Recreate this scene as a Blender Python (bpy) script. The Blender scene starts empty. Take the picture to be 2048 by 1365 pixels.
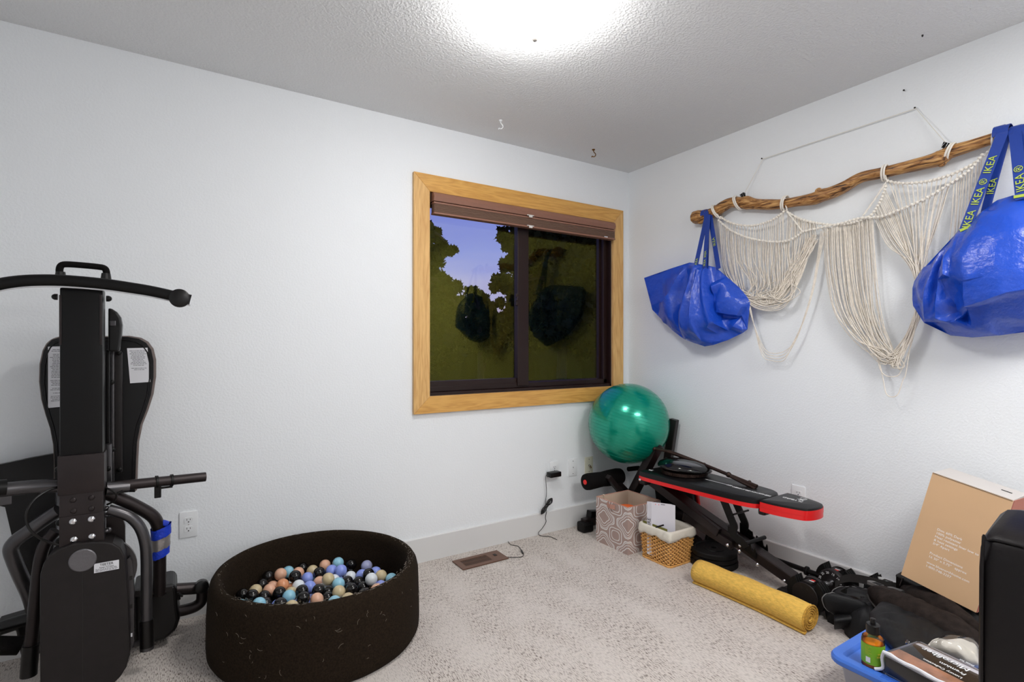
import bpy, bmesh, math, random
from mathutils import Vector, Matrix, noise
random.seed(7)
S = bpy.context.scene
COL = S.collection
PI = math.pi

# ------------------------------------------------------------------ camera, world, lights, exposure
CAM = Vector((-2.726, -2.732, 1.2)); FWD = Vector((.536, .844, 0)).normalized(); RGT = Vector((.844, -.536, 0)).normalized()
cd = bpy.data.cameras.new('camera'); cam = bpy.data.objects.new('camera', cd); COL.objects.link(cam)
cam.location = CAM
cam.rotation_euler = (PI/2, 0, -math.atan2(FWD.x, FWD.y))
cd.sensor_width = 36; cd.lens = 36*1050/2048; cd.shift_y = (692-682.5)/2048; cd.clip_start = .02; cd.clip_end = 200
S.camera = cam
S.view_settings.view_transform = 'Standard'; S.view_settings.look = 'None'
S.view_settings.gamma = 1; S.view_settings.use_curve_mapping = False
S.view_settings.exposure = 0.0
LAMP_GLOW = 43.0
FILL_POWER = 44.0

w = bpy.data.worlds.new('world'); S.world = w; w.use_nodes = True
nt = w.node_tree; nt.nodes.clear()
tc = nt.nodes.new('ShaderNodeTexCoord'); sp = nt.nodes.new('ShaderNodeSeparateXYZ'); rp = nt.nodes.new('ShaderNodeValToRGB')
bg = nt.nodes.new('ShaderNodeBackground'); wo = nt.nodes.new('ShaderNodeOutputWorld')
nz = nt.nodes.new('ShaderNodeTexNoise'); nz.inputs['Scale'].default_value = 3; nz.inputs['Detail'].default_value = 4
mp = nt.nodes.new('ShaderNodeMapping'); mp.inputs['Scale'].default_value = (1, 1, 9)
mx = nt.nodes.new('ShaderNodeMath'); mx.operation = 'MULTIPLY_ADD'; mx.inputs[1].default_value = -.10
nt.links.new(tc.outputs['Generated'], sp.inputs[0]); nt.links.new(tc.outputs['Generated'], mp.inputs[0]); nt.links.new(mp.outputs[0], nz.inputs[0])
nt.links.new(nz.outputs[0], mx.inputs[0]); nt.links.new(sp.outputs[2], mx.inputs[2]); nt.links.new(mx.outputs[0], rp.inputs[0])
e = rp.color_ramp.elements
e[0].position = 0.0; e[0].color = (.40, .33, .45, 1)
e[1].position = .30; e[1].color = (.125, .155, .56, 1)
k = e.new(.05); k.color = (.42, .42, .66, 1)
k = e.new(.12); k.color = (.27, .32, .68, 1)
nt.links.new(rp.outputs[0], bg.inputs[0]); bg.inputs[1].default_value = 1.15; nt.links.new(bg.outputs[0], wo.inputs[0])

# added fill light under the ceiling, out of view behind the camera
ld = bpy.data.lights.new('rear_fill_light', 'AREA'); ld.shape = 'DISK'; ld.size = .9; ld.energy = FILL_POWER; ld.color = (1, .985, .96)
lo = bpy.data.objects.new('rear_fill_light', ld); COL.objects.link(lo); lo.location = (-1.15, -3.05, 2.42)

# ------------------------------------------------------------------ helpers
def W(px, py, x=None, y=None, z=None, t=None):
    """room position of a pixel of the photograph once one of its room coordinates is known"""
    v = FWD + RGT*((px-1024)/1050) + Vector((0, 0, (692-py)/1050))
    if t is None:
        t = (x-CAM.x)/v.x if x is not None else (y-CAM.y)/v.y if y is not None else (z-CAM.z)/v.z
    return CAM + v*t
def V(*a): return Vector(a) if a else Vector((0, 0, 0))
def lin(c):
    f = lambda v: v/12.92 if v <= .04045 else ((v+.055)/1.055)**2.4
    return tuple(f(v/255) for v in c) + (1,)

MATS = {}
def mat(name, col, rough=.5, metal=0, bump=0, bscale=100, bdetail=2, bdist=.002, var=0, vscale=20, coat=0, spec=.5, stretch=None, sheen=0, ior=None):
    m = bpy.data.materials.new(name); m.use_nodes = True; n = m.node_tree; b = n.nodes['Principled BSDF']
    b.inputs['Base Color'].default_value = lin(col); b.inputs['Roughness'].default_value = rough; b.inputs['Metallic'].default_value = metal
    b.inputs['Coat Weight'].default_value = coat; b.inputs['Specular IOR Level'].default_value = spec
    if sheen: b.inputs['Sheen Weight'].default_value = sheen
    t = n.nodes.new('ShaderNodeTexCoord'); mpn = n.nodes.new('ShaderNodeMapping'); n.links.new(t.outputs['Object'], mpn.inputs[0])
    if stretch: mpn.inputs['Scale'].default_value = stretch
    if bump:
        z = n.nodes.new('ShaderNodeTexNoise'); z.inputs['Scale'].default_value = bscale; z.inputs['Detail'].default_value = bdetail
        u = n.nodes.new('ShaderNodeBump'); u.inputs['Strength'].default_value = bump; u.inputs['Distance'].default_value = bdist
        n.links.new(mpn.outputs[0], z.inputs[0]); n.links.new(z.outputs[0], u.inputs['Height']); n.links.new(u.outputs[0], b.inputs['Normal'])
    if var:
        z = n.nodes.new('ShaderNodeTexNoise'); z.inputs['Scale'].default_value = vscale; z.inputs['Detail'].default_value = 3
        r = n.nodes.new('ShaderNodeValToRGB'); c = lin(col)
        r.color_ramp.elements[0].position = .3; r.color_ramp.elements[0].color = tuple(v*(1-var) for v in c[:3])+(1,)
        r.color_ramp.elements[1].position = .7; r.color_ramp.elements[1].color = tuple(min(1, v*(1+var)) for v in c[:3])+(1,)
        n.links.new(mpn.outputs[0], z.inputs[0]); n.links.new(z.outputs[0], r.inputs[0]); n.links.new(r.outputs[0], b.inputs['Base Color'])
    MATS[name] = m
    return m

class MB:
    def __init__(s): s.v = []; s.f = []
    def add(s, vs, fs):
        o = len(s.v); s.v += [Vector(v) for v in vs]; s.f += [tuple(i+o for i in f) for f in fs]; return s
    def box(s, a, b, bev=0):
        """axis aligned box between two corners, with chamfered edges when bev is set"""
        lo_ = [min(a[i], b[i]) for i in range(3)]; hi = [max(a[i], b[i]) for i in range(3)]
        return s.obox([(lo_[i]+hi[i])/2 for i in range(3)], [hi[i]-lo_[i] for i in range(3)], None, bev)
    def obox(s, c, size, M=None, bev=0):
        """oriented box; M is a 3x3 rotation"""
        M = M or Matrix.Identity(3); h = [d/2 for d in size]
        if not bev:
            vs = [V(*c)+M@V(x*h[0], y*h[1], z*h[2]) for x in (-1, 1) for y in (-1, 1) for z in (-1, 1)]
            return s.add(vs, [(0,1,3,2),(4,6,7,5),(0,4,5,1),(2,3,7,6),(0,2,6,4),(1,5,7,3)])
        bm = bmesh.new(); bmesh.ops.create_cube(bm, size=1)
        for v in bm.verts: v.co = Vector((v.co.x*size[0], v.co.y*size[1], v.co.z*size[2]))
        bmesh.ops.bevel(bm, geom=list(bm.edges), offset=min(bev, min(size)*.45), segments=2, affect='EDGES', profile=.6)
        bm.verts.index_update()
        s.add([V(*c)+M@v.co for v in bm.verts], [[v.index for v in f.verts] for f in bm.faces]); bm.free(); return s
    def tube(s, pts, r, n=10, closed=False, caps=True, flat=None):
        """round bar along a path; r may be one number or one per point; flat=(a,b) makes an oval/rect section scale"""
        pts = [V(*p) for p in pts]; N = len(pts); rs = r if isinstance(r, (list, tuple)) else [r]*N
        up = None; rings = []
        for i, p in enumerate(pts):
            if closed: d = pts[(i+1) % N]-pts[i-1]
            else: d = pts[min(i+1, N-1)]-pts[max(i-1, 0)]
            d.normalize()
            if up is None:
                up = V(0, 0, 1) if abs(d.z) < .9 else V(1, 0, 0)
            up = (up - d*up.dot(d)).normalized(); sd = d.cross(up)
            a_, b_ = flat or (1, 1)
            rings.append([p+(up*math.cos(2*PI*k/n)*a_+sd*math.sin(2*PI*k/n)*b_)*rs[i] for k in range(n)])
        o = len(s.v)
        for q in rings: s.v += q
        M_ = N if closed else N-1
        for i in range(M_):
            for k in range(n):
                a = o+i*n+k; b = o+i*n+(k+1) % n; c = o+((i+1) % N)*n+(k+1) % n; d = o+((i+1) % N)*n+k
                s.f.append((a, b, c, d))
        if caps and not closed:
            s.f.append(tuple(o+k for k in reversed(range(n)))); s.f.append(tuple(o+(N-1)*n+k for k in range(n)))
        return s
    def bar(s, a, b, wd, ht, up=(0, 0, 1), bev=.003):
        """rectangular tube from a to b"""
        a = V(*a); b = V(*b); d = (b-a).normalized(); u = V(*up); u = (u-d*u.dot(d)).normalized(); sd = d.cross(u)
        M = Matrix((sd, d, u)).transposed()
        return s.obox((a+b)/2, (wd, (b-a).length, ht), M, bev)
    def lathe(s, prof, c, axis=(0, 0, 1), n=32, closed=False):
        """profile of (radius, height) turned round an axis through c"""
        ax = V(*axis).normalized(); u = V(1, 0, 0) if abs(ax.x) < .9 else V(0, 1, 0); u = (u-ax*u.dot(ax)).normalized(); q = ax.cross(u)
        o = len(s.v); c = V(*c)
        for r_, h in prof:
            for k in range(n):
                a = 2*PI*k/n; s.v.append(c+ax*h+(u*math.cos(a)+q*math.sin(a))*max(r_, 1e-5))
        L = len(prof)
        for i in range(L if closed else L-1):
            for k in range(n):
                j = (i+1) % L
                s.f.append((o+i*n+k, o+i*n+(k+1) % n, o+j*n+(k+1) % n, o+j*n+k))
        if not closed:
            s.f.append(tuple(o+k for k in reversed(range(n)))); s.f.append(tuple(o+(L-1)*n+k for k in range(n)))
        return s
    def cyl(s, a, b, r, n=20, bev=.0):
        a = V(*a); b = V(*b); L = (b-a).length
        pr = [(r, 0), (r, L)] if not bev else [(r-bev, 0), (r, bev), (r, L-bev), (r-bev, L)]
        return s.lathe(pr, a, b-a, n)
    def ball(s, c, r, n=16, sc=(1, 1, 1)):
        c = V(*c); o = len(s.v); m = n//2
        s.v.append(c+V(0, 0, r*sc[2]))
        for i in range(1, m):
            for k in range(n):
                a = PI*i/m; b = 2*PI*k/n
                s.v.append(c+V(math.sin(a)*math.cos(b)*r*sc[0], math.sin(a)*math.sin(b)*r*sc[1], math.cos(a)*r*sc[2]))
        s.v.append(c-V(0, 0, r*sc[2])); e_ = len(s.v)-1
        for k in range(n):
            s.f.append((o, o+1+k, o+1+(k+1) % n)); s.f.append((e_, o+1+(m-2)*n+(k+1) % n, o+1+(m-2)*n+k))
            for i in range(m-2):
                a = o+1+i*n
                s.f.append((a+k, a+n+k, a+n+(k+1) % n, a+(k+1) % n))
        return s
    def prism(s, poly, off):
        """solid between a polygon (list of points) and its copy moved by off"""
        p = [V(*q) for q in poly]; off = V(*off); n = len(p); o = len(s.v)
        s.v += p + [q+off for q in p]
        s.f.append(tuple(o+i for i in range(n))); s.f.append(tuple(o+n+i for i in reversed(range(n))))
        for i in range(n): s.f.append((o+i, o+n+i, o+n+(i+1) % n, o+(i+1) % n))
        return s
    def ribbon(s, pts, wv, thick):
        """strap along pts, wv = half width vector (one or per point)"""
        N = len(pts); o = len(s.v); pts = [V(*p) for p in pts]
        for i, p in enumerate(pts):
            h = V(*(wv[i] if isinstance(wv, list) else wv)); d = (pts[min(i+1, N-1)]-pts[max(i-1, 0)]).normalized()
            nn = d.cross(h).normalized()*thick/2
            s.v += [p-h-nn, p+h-nn, p+h+nn, p-h+nn]
        for i in range(N-1):
            for k in range(4):
                a = o+i*4+k; b = o+i*4+(k+1) % 4; s.f.append((a, b, b+4, a+4))
        s.f.append((o+3, o+2, o+1, o)); q = o+(N-1)*4; s.f.append((q, q+1, q+2, q+3)); return s
    def grid(s, fn, nu, nv, thick=None):
        o = len(s.v)
        for i in range(nu+1):
            for j in range(nv+1): s.v.append(V(*fn(i/nu, j/nv)))
        for i in range(nu):
            for j in range(nv):
                a = o+i*(nv+1)+j; s.f.append((a, a+1, a+nv+2, a+nv+1))
        return s
    def build(s, name, m, parent=None, smooth=False, loc=None):
        if parent is not None: o_ = WL[parent.name]
        else:
            if loc is None:
                xs = [v.x for v in s.v]; ys = [v.y for v in s.v]; zs = [v.z for v in s.v]
                loc = V((min(xs)+max(xs))/2, (min(ys)+max(ys))/2, min(zs))
            o_ = V(*loc)
        me = bpy.data.meshes.new(name)
        bm = bmesh.new(); vs = [bm.verts.new(v-o_) for v in s.v]
        for f in s.f:
            try: bm.faces.new([vs[i] for i in f])
            except ValueError: pass
        bmesh.ops.recalc_face_normals(bm, faces=list(bm.faces))
        bm.to_mesh(me); bm.free()
        if isinstance(m, str): m = MATS[m]
        me.materials.append(m)
        if smooth:
            me.polygons.foreach_set('use_smooth', [True]*len(me.polygons))
            if smooth != 'all':
                try: me.set_sharp_from_angle(angle=math.radians(smooth if smooth is not True else 38))
                except Exception: pass
        o = bpy.data.objects.new(name, me); COL.objects.link(o)
        if parent is not None: o.parent = parent; WL[o.name] = V(*WL[parent.name])
        else: o.location = o_; WL[o.name] = V(*o_)
        return o
WL = {}
def tag(o, label=None, cat=None, group=None, kind=None):
    if label: o['label'] = label
    if cat: o['category'] = cat
    if group: o['group'] = group
    if kind: o['kind'] = kind
    return o
def thing(name, label, cat, loc, group=None):
    o = bpy.data.objects.new(name, None); COL.objects.link(o); o.location = loc; o.empty_display_size = .05; WL[o.name] = V(*loc)
    return tag(o, label, cat, group)
def structure(o): o['kind'] = 'structure'; return o
def cr(P_, n=8, closed=False):
    """smooth curve through the points"""
    P_ = [V(*p) for p in P_]; out = []; N = len(P_); M_ = N if closed else N-1
    for i in range(M_):
        g = lambda k: P_[k % N] if closed else P_[min(max(k, 0), N-1)]
        a, b, c, d = g(i-1), g(i), g(i+1), g(i+2)
        for j in range(n):
            t = j/n
            out.append(.5*((2*b)+(c-a)*t+(2*a-5*b+4*c-d)*t*t+(3*b-a-3*c+d)*t**3))
    if not closed: out.append(P_[-1])
    return out
def text(body, org, xd, yd, size, m, parent, name='lettering', align='LEFT', depth=.0004, shear=0, space=1):
    """flat printed letters lying on a surface; xd reading direction, yd up direction of the letters"""
    c = bpy.data.curves.new(name, 'FONT'); c.body = body; c.size = size; c.extrude = depth; c.resolution_u = 2; c.align_x = align; c.shear = shear; c.space_character = space
    tmp = bpy.data.objects.new(name, c); me = bpy.data.meshes.new_from_object(tmp); bpy.data.objects.remove(tmp); bpy.data.curves.remove(c)
    me.name = name; me.materials.clear(); me.materials.append(MATS[m]); o = bpy.data.objects.new(name, me); COL.objects.link(o)
    x = V(*xd).normalized(); y = V(*yd); y = (y-x*y.dot(x)).normalized(); z = x.cross(y)
    M = Matrix((x, y, z)).transposed().to_4x4(); M.translation = V(*org)-WL[parent.name]
    o.parent = parent; o.matrix_local = M; WL[o.name] = V(*org)
    return o

# ------------------------------------------------------------------ materials
def wall_mat(name, col, bs, bstr, bd, rough=.55):
    m = mat(name, col, rough, bump=bstr, bscale=bs, bdetail=3, bdist=bd, spec=.2)
    n = m.node_tree; b = n.nodes['Principled BSDF']
    vz = n.nodes.new('ShaderNodeTexNoise'); vz.inputs['Scale'].default_value = bs*2.3; vz.inputs['Detail'].default_value = 2
    bu = [x for x in n.nodes if x.type == 'BUMP'][0]; nzn = [x for x in n.nodes if x.type == 'TEX_NOISE'][0]
    t = [x for x in n.nodes if x.type == 'MAPPING'][0]; n.links.new(t.outputs[0], vz.inputs[0])
    a = n.nodes.new('ShaderNodeMath'); a.operation = 'MULTIPLY_ADD'; a.inputs[1].default_value = .35
    rr = n.nodes.new('ShaderNodeValToRGB'); rr.color_ramp.elements[0].position = .42; rr.color_ramp.elements[1].position = .62
    n.links.new(nzn.outputs[0], rr.inputs[0]); n.links.new(vz.outputs[0], a.inputs[0]); n.links.new(rr.outputs[0], a.inputs[2]); n.links.new(a.outputs[0], bu.inputs['Height'])
    return m
wall_mat('wall_paint', (238, 241, 244), 105, .30, .0015, .7)
wall_mat('ceiling_paint', (228, 229, 230), 95, .55, .0026, .8)
mat('finial_grey', (170, 165, 160), .5)
mat('white_trim', (222, 222, 222), .35)
mat('white_plastic', (236, 238, 240), .3)
mat('almond_plastic', (222, 220, 200), .35)
mat('dark_slot', (25, 22, 20), .6)
mat('screw_metal', (200, 200, 200), .25, 1)

def carpet_mat():
    m = bpy.data.materials.new('carpet'); m.use_nodes = True; n = m.node_tree; b = n.nodes['Principled BSDF']; L = n.links.new
    b.inputs['Roughness'].default_value = .95; b.inputs['Specular IOR Level'].default_value = .1
    t = n.nodes.new('ShaderNodeTexCoord')
    def nz_(sc, scale, det, rough=.5):
        mp_ = n.nodes.new('ShaderNodeMapping'); mp_.inputs['Scale'].default_value = sc; z = n.nodes.new('ShaderNodeTexNoise')
        z.inputs['Scale'].default_value = scale; z.inputs['Detail'].default_value = det; z.inputs['Roughness'].default_value = rough
        L(t.outputs['Object'], mp_.inputs[0]); L(mp_.outputs[0], z.inputs[0]); return z
    a = nz_((1, .17, 1), 300, 2, .6)        # short dashes that run along the room
    r = n.nodes.new('ShaderNodeValToRGB'); r.color_ramp.elements[0].position = .36; r.color_ramp.elements[1].position = .50
    r.color_ramp.elements[0].color = lin((112, 100, 93)); r.color_ramp.elements[1].color = lin((212, 203, 196)); L(a.outputs[0], r.inputs[0])
    big = nz_((1, .55, 1), 5.5, 5, .62); rb = n.nodes.new('ShaderNodeValToRGB'); rb.color_ramp.elements[0].position = .42; rb.color_ramp.elements[1].position = .62
    L(big.outputs[0], rb.inputs[0])
    mixn = n.nodes.new('ShaderNodeMix'); mixn.data_type = 'RGBA'; mixn.inputs[7].default_value = lin((216, 208, 202)); L(r.outputs[0], mixn.inputs[6])
    sc_ = n.nodes.new('ShaderNodeMath'); sc_.operation = 'MULTIPLY'; sc_.inputs[1].default_value = .62; L(rb.outputs[0], sc_.inputs[0]); L(sc_.outputs[0], mixn.inputs[0])
    L(mixn.outputs[2], b.inputs['Base Color'])
    f = nz_((1, .5, 1), 330, 2); u = n.nodes.new('ShaderNodeBump'); u.inputs['Strength'].default_value = .8; u.inputs['Distance'].default_value = .004
    L(f.outputs[0], u.inputs['Height']); L(u.outputs[0], b.inputs['Normal']); MATS['carpet'] = m
carpet_mat()

def wood_mat(name, c1, c2, axis, scale=9, rough=.35):
    m = bpy.data.materials.new(name); m.use_nodes = True; n = m.node_tree; b = n.nodes['Principled BSDF']; L = n.links.new
    b.inputs['Roughness'].default_value = rough
    t = n.nodes.new('ShaderNodeTexCoord'); mp_ = n.nodes.new('ShaderNodeMapping'); sc = [1, 1, 1]; sc[axis] = .09; mp_.inputs['Scale'].default_value = sc
    L(t.outputs['Object'], mp_.inputs[0])
    z = n.nodes.new('ShaderNodeTexNoise'); z.inputs['Scale'].default_value = scale; z.inputs['Detail'].default_value = 3; z.inputs['Distortion'].default_value = .6; L(mp_.outputs[0], z.inputs[0])
    mu = n.nodes.new('ShaderNodeMath'); mu.operation = 'MULTIPLY'; mu.inputs[1].default_value = 9; L(z.outputs[0], mu.inputs[0])
    fr = n.nodes.new('ShaderNodeMath'); fr.operation = 'PINGPONG'; fr.inputs[1].default_value = .5; L(mu.outputs[0], fr.inputs[0])
    z2 = n.nodes.new('ShaderNodeTexNoise'); z2.inputs['Scale'].default_value = scale*14; z2.inputs['Detail'].default_value = 3; L(mp_.outputs[0], z2.inputs[0])
    ad = n.nodes.new('ShaderNodeMath'); ad.operation = 'MULTIPLY_ADD'; ad.inputs[1].default_value = .9; L(z2.outputs[0], ad.inputs[0]); L(fr.outputs[0], ad.inputs[2])
    r = n.nodes.new('ShaderNodeValToRGB'); r.color_ramp.elements[0].position = .3; r.color_ramp.elements[0].color = lin(c1); r.color_ramp.elements[1].position = .95; r.color_ramp.elements[1].color = lin(c2)
    L(ad.outputs[0], r.inputs[0]); L(r.outputs[0], b.inputs['Base Color']); MATS[name] = m
wood_mat('alder_upright', (200, 150, 86), (224, 180, 114), 2, 12)
wood_mat('alder_level', (196, 142, 68), (220, 168, 90), 0, 12)
mat('bronze_vinyl', (34, 18, 15), .4, spec=.3)
mat('shade_rail', (140, 98, 80), .45)
mat('shade_cloth', (112, 86, 72), .8, bump=.3, bscale=600)
mat('clear_plastic', (215, 210, 205), .15, spec=.8)

def glass_mat():
    m = bpy.data.materials.new('window_glass'); m.use_nodes = True; n = m.node_tree; n.nodes.clear(); L = n.links.new
    o = n.nodes.new('ShaderNodeOutputMaterial'); mx_ = n.nodes.new('ShaderNodeMixShader'); t = n.nodes.new('ShaderNodeBsdfTransparent'); g = n.nodes.new('ShaderNodeBsdfGlossy')
    t.inputs[0].default_value = (.93, .94, .97, 1); g.inputs[0].default_value = (.62, .58, .10, 1); g.inputs['Roughness'].default_value = 0
    mx_.inputs[0].default_value = .045; L(t.outputs[0], mx_.inputs[1]); L(g.outputs[0], mx_.inputs[2]); L(mx_.outputs[0], o.inputs[0]); MATS['window_glass'] = m
glass_mat()
def clear_mat(name, tint, refl=.12):
    m = bpy.data.materials.new(name); m.use_nodes = True; n = m.node_tree; n.nodes.clear(); L = n.links.new
    o = n.nodes.new('ShaderNodeOutputMaterial'); mx_ = n.nodes.new('ShaderNodeMixShader'); t = n.nodes.new('ShaderNodeBsdfTransparent'); g = n.nodes.new('ShaderNodeBsdfGlossy')
    fz = n.nodes.new('ShaderNodeFresnel'); fz.inputs[0].default_value = 1.5
    t.inputs[0].default_value = tint+(1,); g.inputs['Roughness'].default_value = .05
    L(fz.outputs[0], mx_.inputs[0]); L(t.outputs[0], mx_.inputs[1]); L(g.outputs[0], mx_.inputs[2]); L(mx_.outputs[0], o.inputs[0]); MATS[name] = m
clear_mat('smoked_glass', (.62, .63, .66)); clear_mat('oil_bottle', (.93, .72, .25)); clear_mat('wrap_film', (.93, .93, .95))
mat('black_metal', (16, 15, 15), .36, .3, spec=0.3)
mat('gunmetal', (84, 82, 84), .28, .75)
mat('dark_steel', (46, 39, 39), .38, .55, var=.15, vscale=12)
mat('black_plastic', (14, 12, 12), .35, spec=0.35)
mat('charcoal_plastic', (30, 26, 26), .48, var=.1, vscale=30, spec=0.3)
mat('black_foam', (14, 12, 12), .85, bump=.4, bscale=300, spec=0.15)
mat('black_vinyl', (15, 14, 15), .36, bump=.25, bscale=500, bdist=.0006, spec=0.3)
mat('black_leather', (14, 9, 10), .40, bump=.3, bscale=260, bdist=.001, spec=0.3)
mat('taupe_vinyl', (104, 92, 88), .5)
mat('red_vinyl', (226, 14, 18), .35, coat=.2)
mat('red_plastic', (235, 40, 35), .4)
mat('chrome', (225, 225, 228), .12, 1)
mat('rubber', (12, 11, 11), .6, spec=0.25)
mat('bronze_rod', (58, 42, 36), .32, .6)
mat('silver_medallion', (112, 110, 113), .45, .7, bump=.5, bscale=90, bdist=.003)
mat('label_white', (225, 225, 230), .6)
mat('ink', (20, 20, 22), .6)
mat('white_ink', (240, 240, 240), .5)
mat('grey_ink', (120, 120, 125), .6)
mat('painters_tape', (20, 58, 190), .5, bump=.6, bscale=60, bdist=.006)
mat('duct_tape', (165, 160, 158), .3, .6, bump=.6, bscale=50, bdist=.004)
mat('felt', (36, 28, 20), .97, bump=.6, bscale=260, bdist=.003, var=.35, vscale=160, spec=.10)
mat('hair_light', (150, 140, 128), .8)
mat('felt_inner', (32, 27, 24), .95, bump=.5, bscale=200, bdist=.003, sheen=.2)
mat('twine', (225, 222, 214), .8)
mat('cotton_cord', (236, 227, 214), .85, bump=.6, bscale=500, bdist=.001, var=.1, vscale=60)
mat('cotton_rope', (240, 234, 224), .85, bump=.7, bscale=350, bdist=.002)
mat('brass', (120, 84, 30), .35, .9)
mat('mustard_weave', (224, 180, 84), .9, bump=.9, bscale=170, bdist=.004, var=.13, vscale=120, stretch=(1, .45, 1))
mat('mustard_edge', (196, 148, 58), .9, bump=.9, bscale=170, bdist=.004, var=.35, vscale=120)
mat('wicker', (222, 166, 94), .5, var=.12, vscale=60)
mat('linen', (222, 216, 203), .85, bump=.4, bscale=60, bdist=.006)
mat('bin_lining', (206, 188, 168), .85)
mat('bin_trim', (186, 138, 122), .8)
mat('orange_rubber', (240, 110, 52), .5)
mat('paper_white', (218, 216, 224), .5)
mat('olive_paper', (110, 108, 40), .6)
mat('kraft_tan', (212, 174, 134), .6, var=.03, vscale=6)
mat('carton_white', (204, 198, 194), .6)
mat('copper_edge', (178, 104, 84), .6)
mat('floor_register', (112, 80, 64), .4, .35)
mat('lid_blue', (62, 112, 205), .4, bump=.15, bscale=30)
mat('frosted_plastic', (150, 150, 160), .35)
mat('green_label', (118, 172, 30), .5)
mat('gold_ink', (205, 190, 60), .5)
mat('nylon_black', (13, 13, 15), .55, bump=.5, bscale=420, bdist=.001, spec=0.3)
mat('suede_black', (38, 31, 28), .85, bump=.6, bscale=150, bdist=.003, var=.35, vscale=40, spec=0.15)
mat('webbing', (28, 24, 22), .7, bump=.8, bscale=500, bdist=.001, stretch=(1, .15, 1))
mat('grey_rubber', (105, 103, 102), .5, var=.2, vscale=60)
mat('photo_tan', (176, 128, 100), .45, var=.35, vscale=24)
mat('package_black', (20, 19, 20), .25)
mat('strap_blue', (18, 56, 146), .55, bump=.5, bscale=500, bdist=.0007)
mat('strap_yellow', (178, 196, 70), .6)
mat('bark_dark', (30, 26, 20), .9)
mat('leaf_dark', (26, 34, 14), .7, spec=.1)
mat('ground_dark', (30, 36, 20), .95)
mat('siding', (60, 55, 50), .9)

# ------------------------------------------------------------------ the room
X0, Y0, HH = -3.75, -3.95, 2.44
TX0, TX1, TZ0, TZ1 = -1.640, -.072, .823, 2.155      # outside of the window casing
OX0, OX1, OZ0, OZ1 = -1.545, -.167, .918, 2.060      # clear opening
b = MB()
for a_, c_ in (((X0-.12, 0, -.1), (OX0, .14, HH)), ((OX1, 0, -.1), (.12, .14, HH)), ((OX0, 0, -.1), (OX1, .14, OZ0)), ((OX0, 0, OZ1), (OX1, .14, HH))): b.box(a_, c_)
structure(b.build('wall_back', 'wall_paint', loc=(0, 0, 0)))
structure(MB().box((0, Y0, -.1), (.12, .0, HH)).build('wall_right', 'wall_paint', loc=(0, 0, 0)))
structure(MB().box((X0-.12, Y0, -.1), (X0, 0, HH)).build('wall_left', 'wall_paint', loc=(0, 0, 0)))
structure(MB().box((X0-.12, Y0-.12, -.1), (.12, Y0, HH)).build('wall_front', 'wall_paint', loc=(0, 0, 0)))
structure(MB().box((X0-.12, Y0-.12, -.12), (.12, .14, 0)).build('floor', 'carpet', loc=(0, 0, 0)))
structure(MB().box((X0-.12, Y0-.12, HH), (.12, .14, HH+.1)).build('ceiling', 'ceiling_paint', loc=(0, 0, 0)))
def baseboard(name, a, c, inn):
    """flat board with an eased top edge; inn points into the room"""
    a = V(*a); c = V(*c); n_ = V(*inn); H_ = .137
    prof = [(0, 0), (.014, 0), (.014, H_-.004), (.011, H_), (0, H_)]
    p = MB(); p.prism([a+n_*q[0]+V(0, 0, q[1]) for q in prof], c-a); return structure(p.build(name, 'white_trim', loc=(a+c)/2))
baseboard('baseboard_back', (X0, 0, 0), (0, 0, 0), (0, -1, 0))
baseboard('baseboard_right', (0, Y0, 0), (0, 0, 0), (-1, 0, 0))
baseboard('baseboard_left', (X0, Y0, 0), (X0, 0, 0), (1, 0, 0))

# window casing: four mitred boards
tr = thing('trim_1', None, None, (TX0, 0, TZ0)); tr['kind'] = 'structure'
def casing(pts, mn, lab=None):
    m = MB(); P_ = [V(p[0], 0, p[1]) for p in pts]; cx = (P_[0]+P_[1]+P_[2]+P_[3])/4
    n = 4; fr = [V(p.x, -.022, p.z) for p in P_]; ins = [f+(cx-f).normalized()*.0 for f in fr]
    m.add(P_+fr, [(0,1,2,3), (7,6,5,4)]+[(i, 4+i, 4+(i+1)%4, (i+1)%4) for i in range(4)])
    o = m.build('casing_board', mn, tr)
    mod = o.modifiers.new('bevel', 'BEVEL'); mod.width = .002; mod.segments = 2
    return o
casing([(TX0, TZ0), (TX0, TZ1), (OX0, OZ1), (OX0, OZ0)], 'alder_upright')
casing([(TX1, TZ0), (TX1, TZ1), (OX1, OZ1), (OX1, OZ0)], 'alder_upright')
casing([(TX0, TZ1), (TX1, TZ1), (OX1, OZ1), (OX0, OZ1)], 'alder_level')
casing([(TX0, TZ0), (TX1, TZ0), (OX1, OZ0), (OX0, OZ0)], 'alder_level')

# slider window
wn = thing('window_1', None, None, (OX0, .05, OZ0)); wn['kind'] = 'structure'
MX = W(1034, 600, y=.03).x; MX2 = W(1056, 600, y=.03).x
f = MB()
f.box((OX0, .0, OZ0), (OX1, .09, OZ0+.018)); f.box((OX0, .03, OZ0+.018), (OX1, .09, OZ0+.05), .004)
f.box((OX0, .0, OZ0), (OX0+.006, .09, OZ1)); f.box((OX1-.012, -.0, OZ0), (OX1, .09, OZ1)); f.box((OX1-.045, .03, OZ0), (OX1-.012, .09, OZ1), .004); f.box((OX0, .0, OZ1-.03), (OX1, .09, OZ1))
f.build('window_frame', 'bronze_vinyl', wn)
s = MB()   # operable left sash sits in front
zb, zt = OZ0+.05, OZ1-.03
s.box((OX0+.006, .035, zb-.02), (MX2, .06, zb+.03), .004); s.box((MX, .022, zb-.02), (MX2, .062, zt), .004); s.box((OX0+.006, .035, zt-.04), (MX2, .06, zt)); 
s.build('sliding_sash', 'bronze_vinyl', wn)
MB().box((OX0+.006, .045, zb+.02), (MX+.004, .049, zt-.03)).build('window_pane', 'window_glass', wn)
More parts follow.
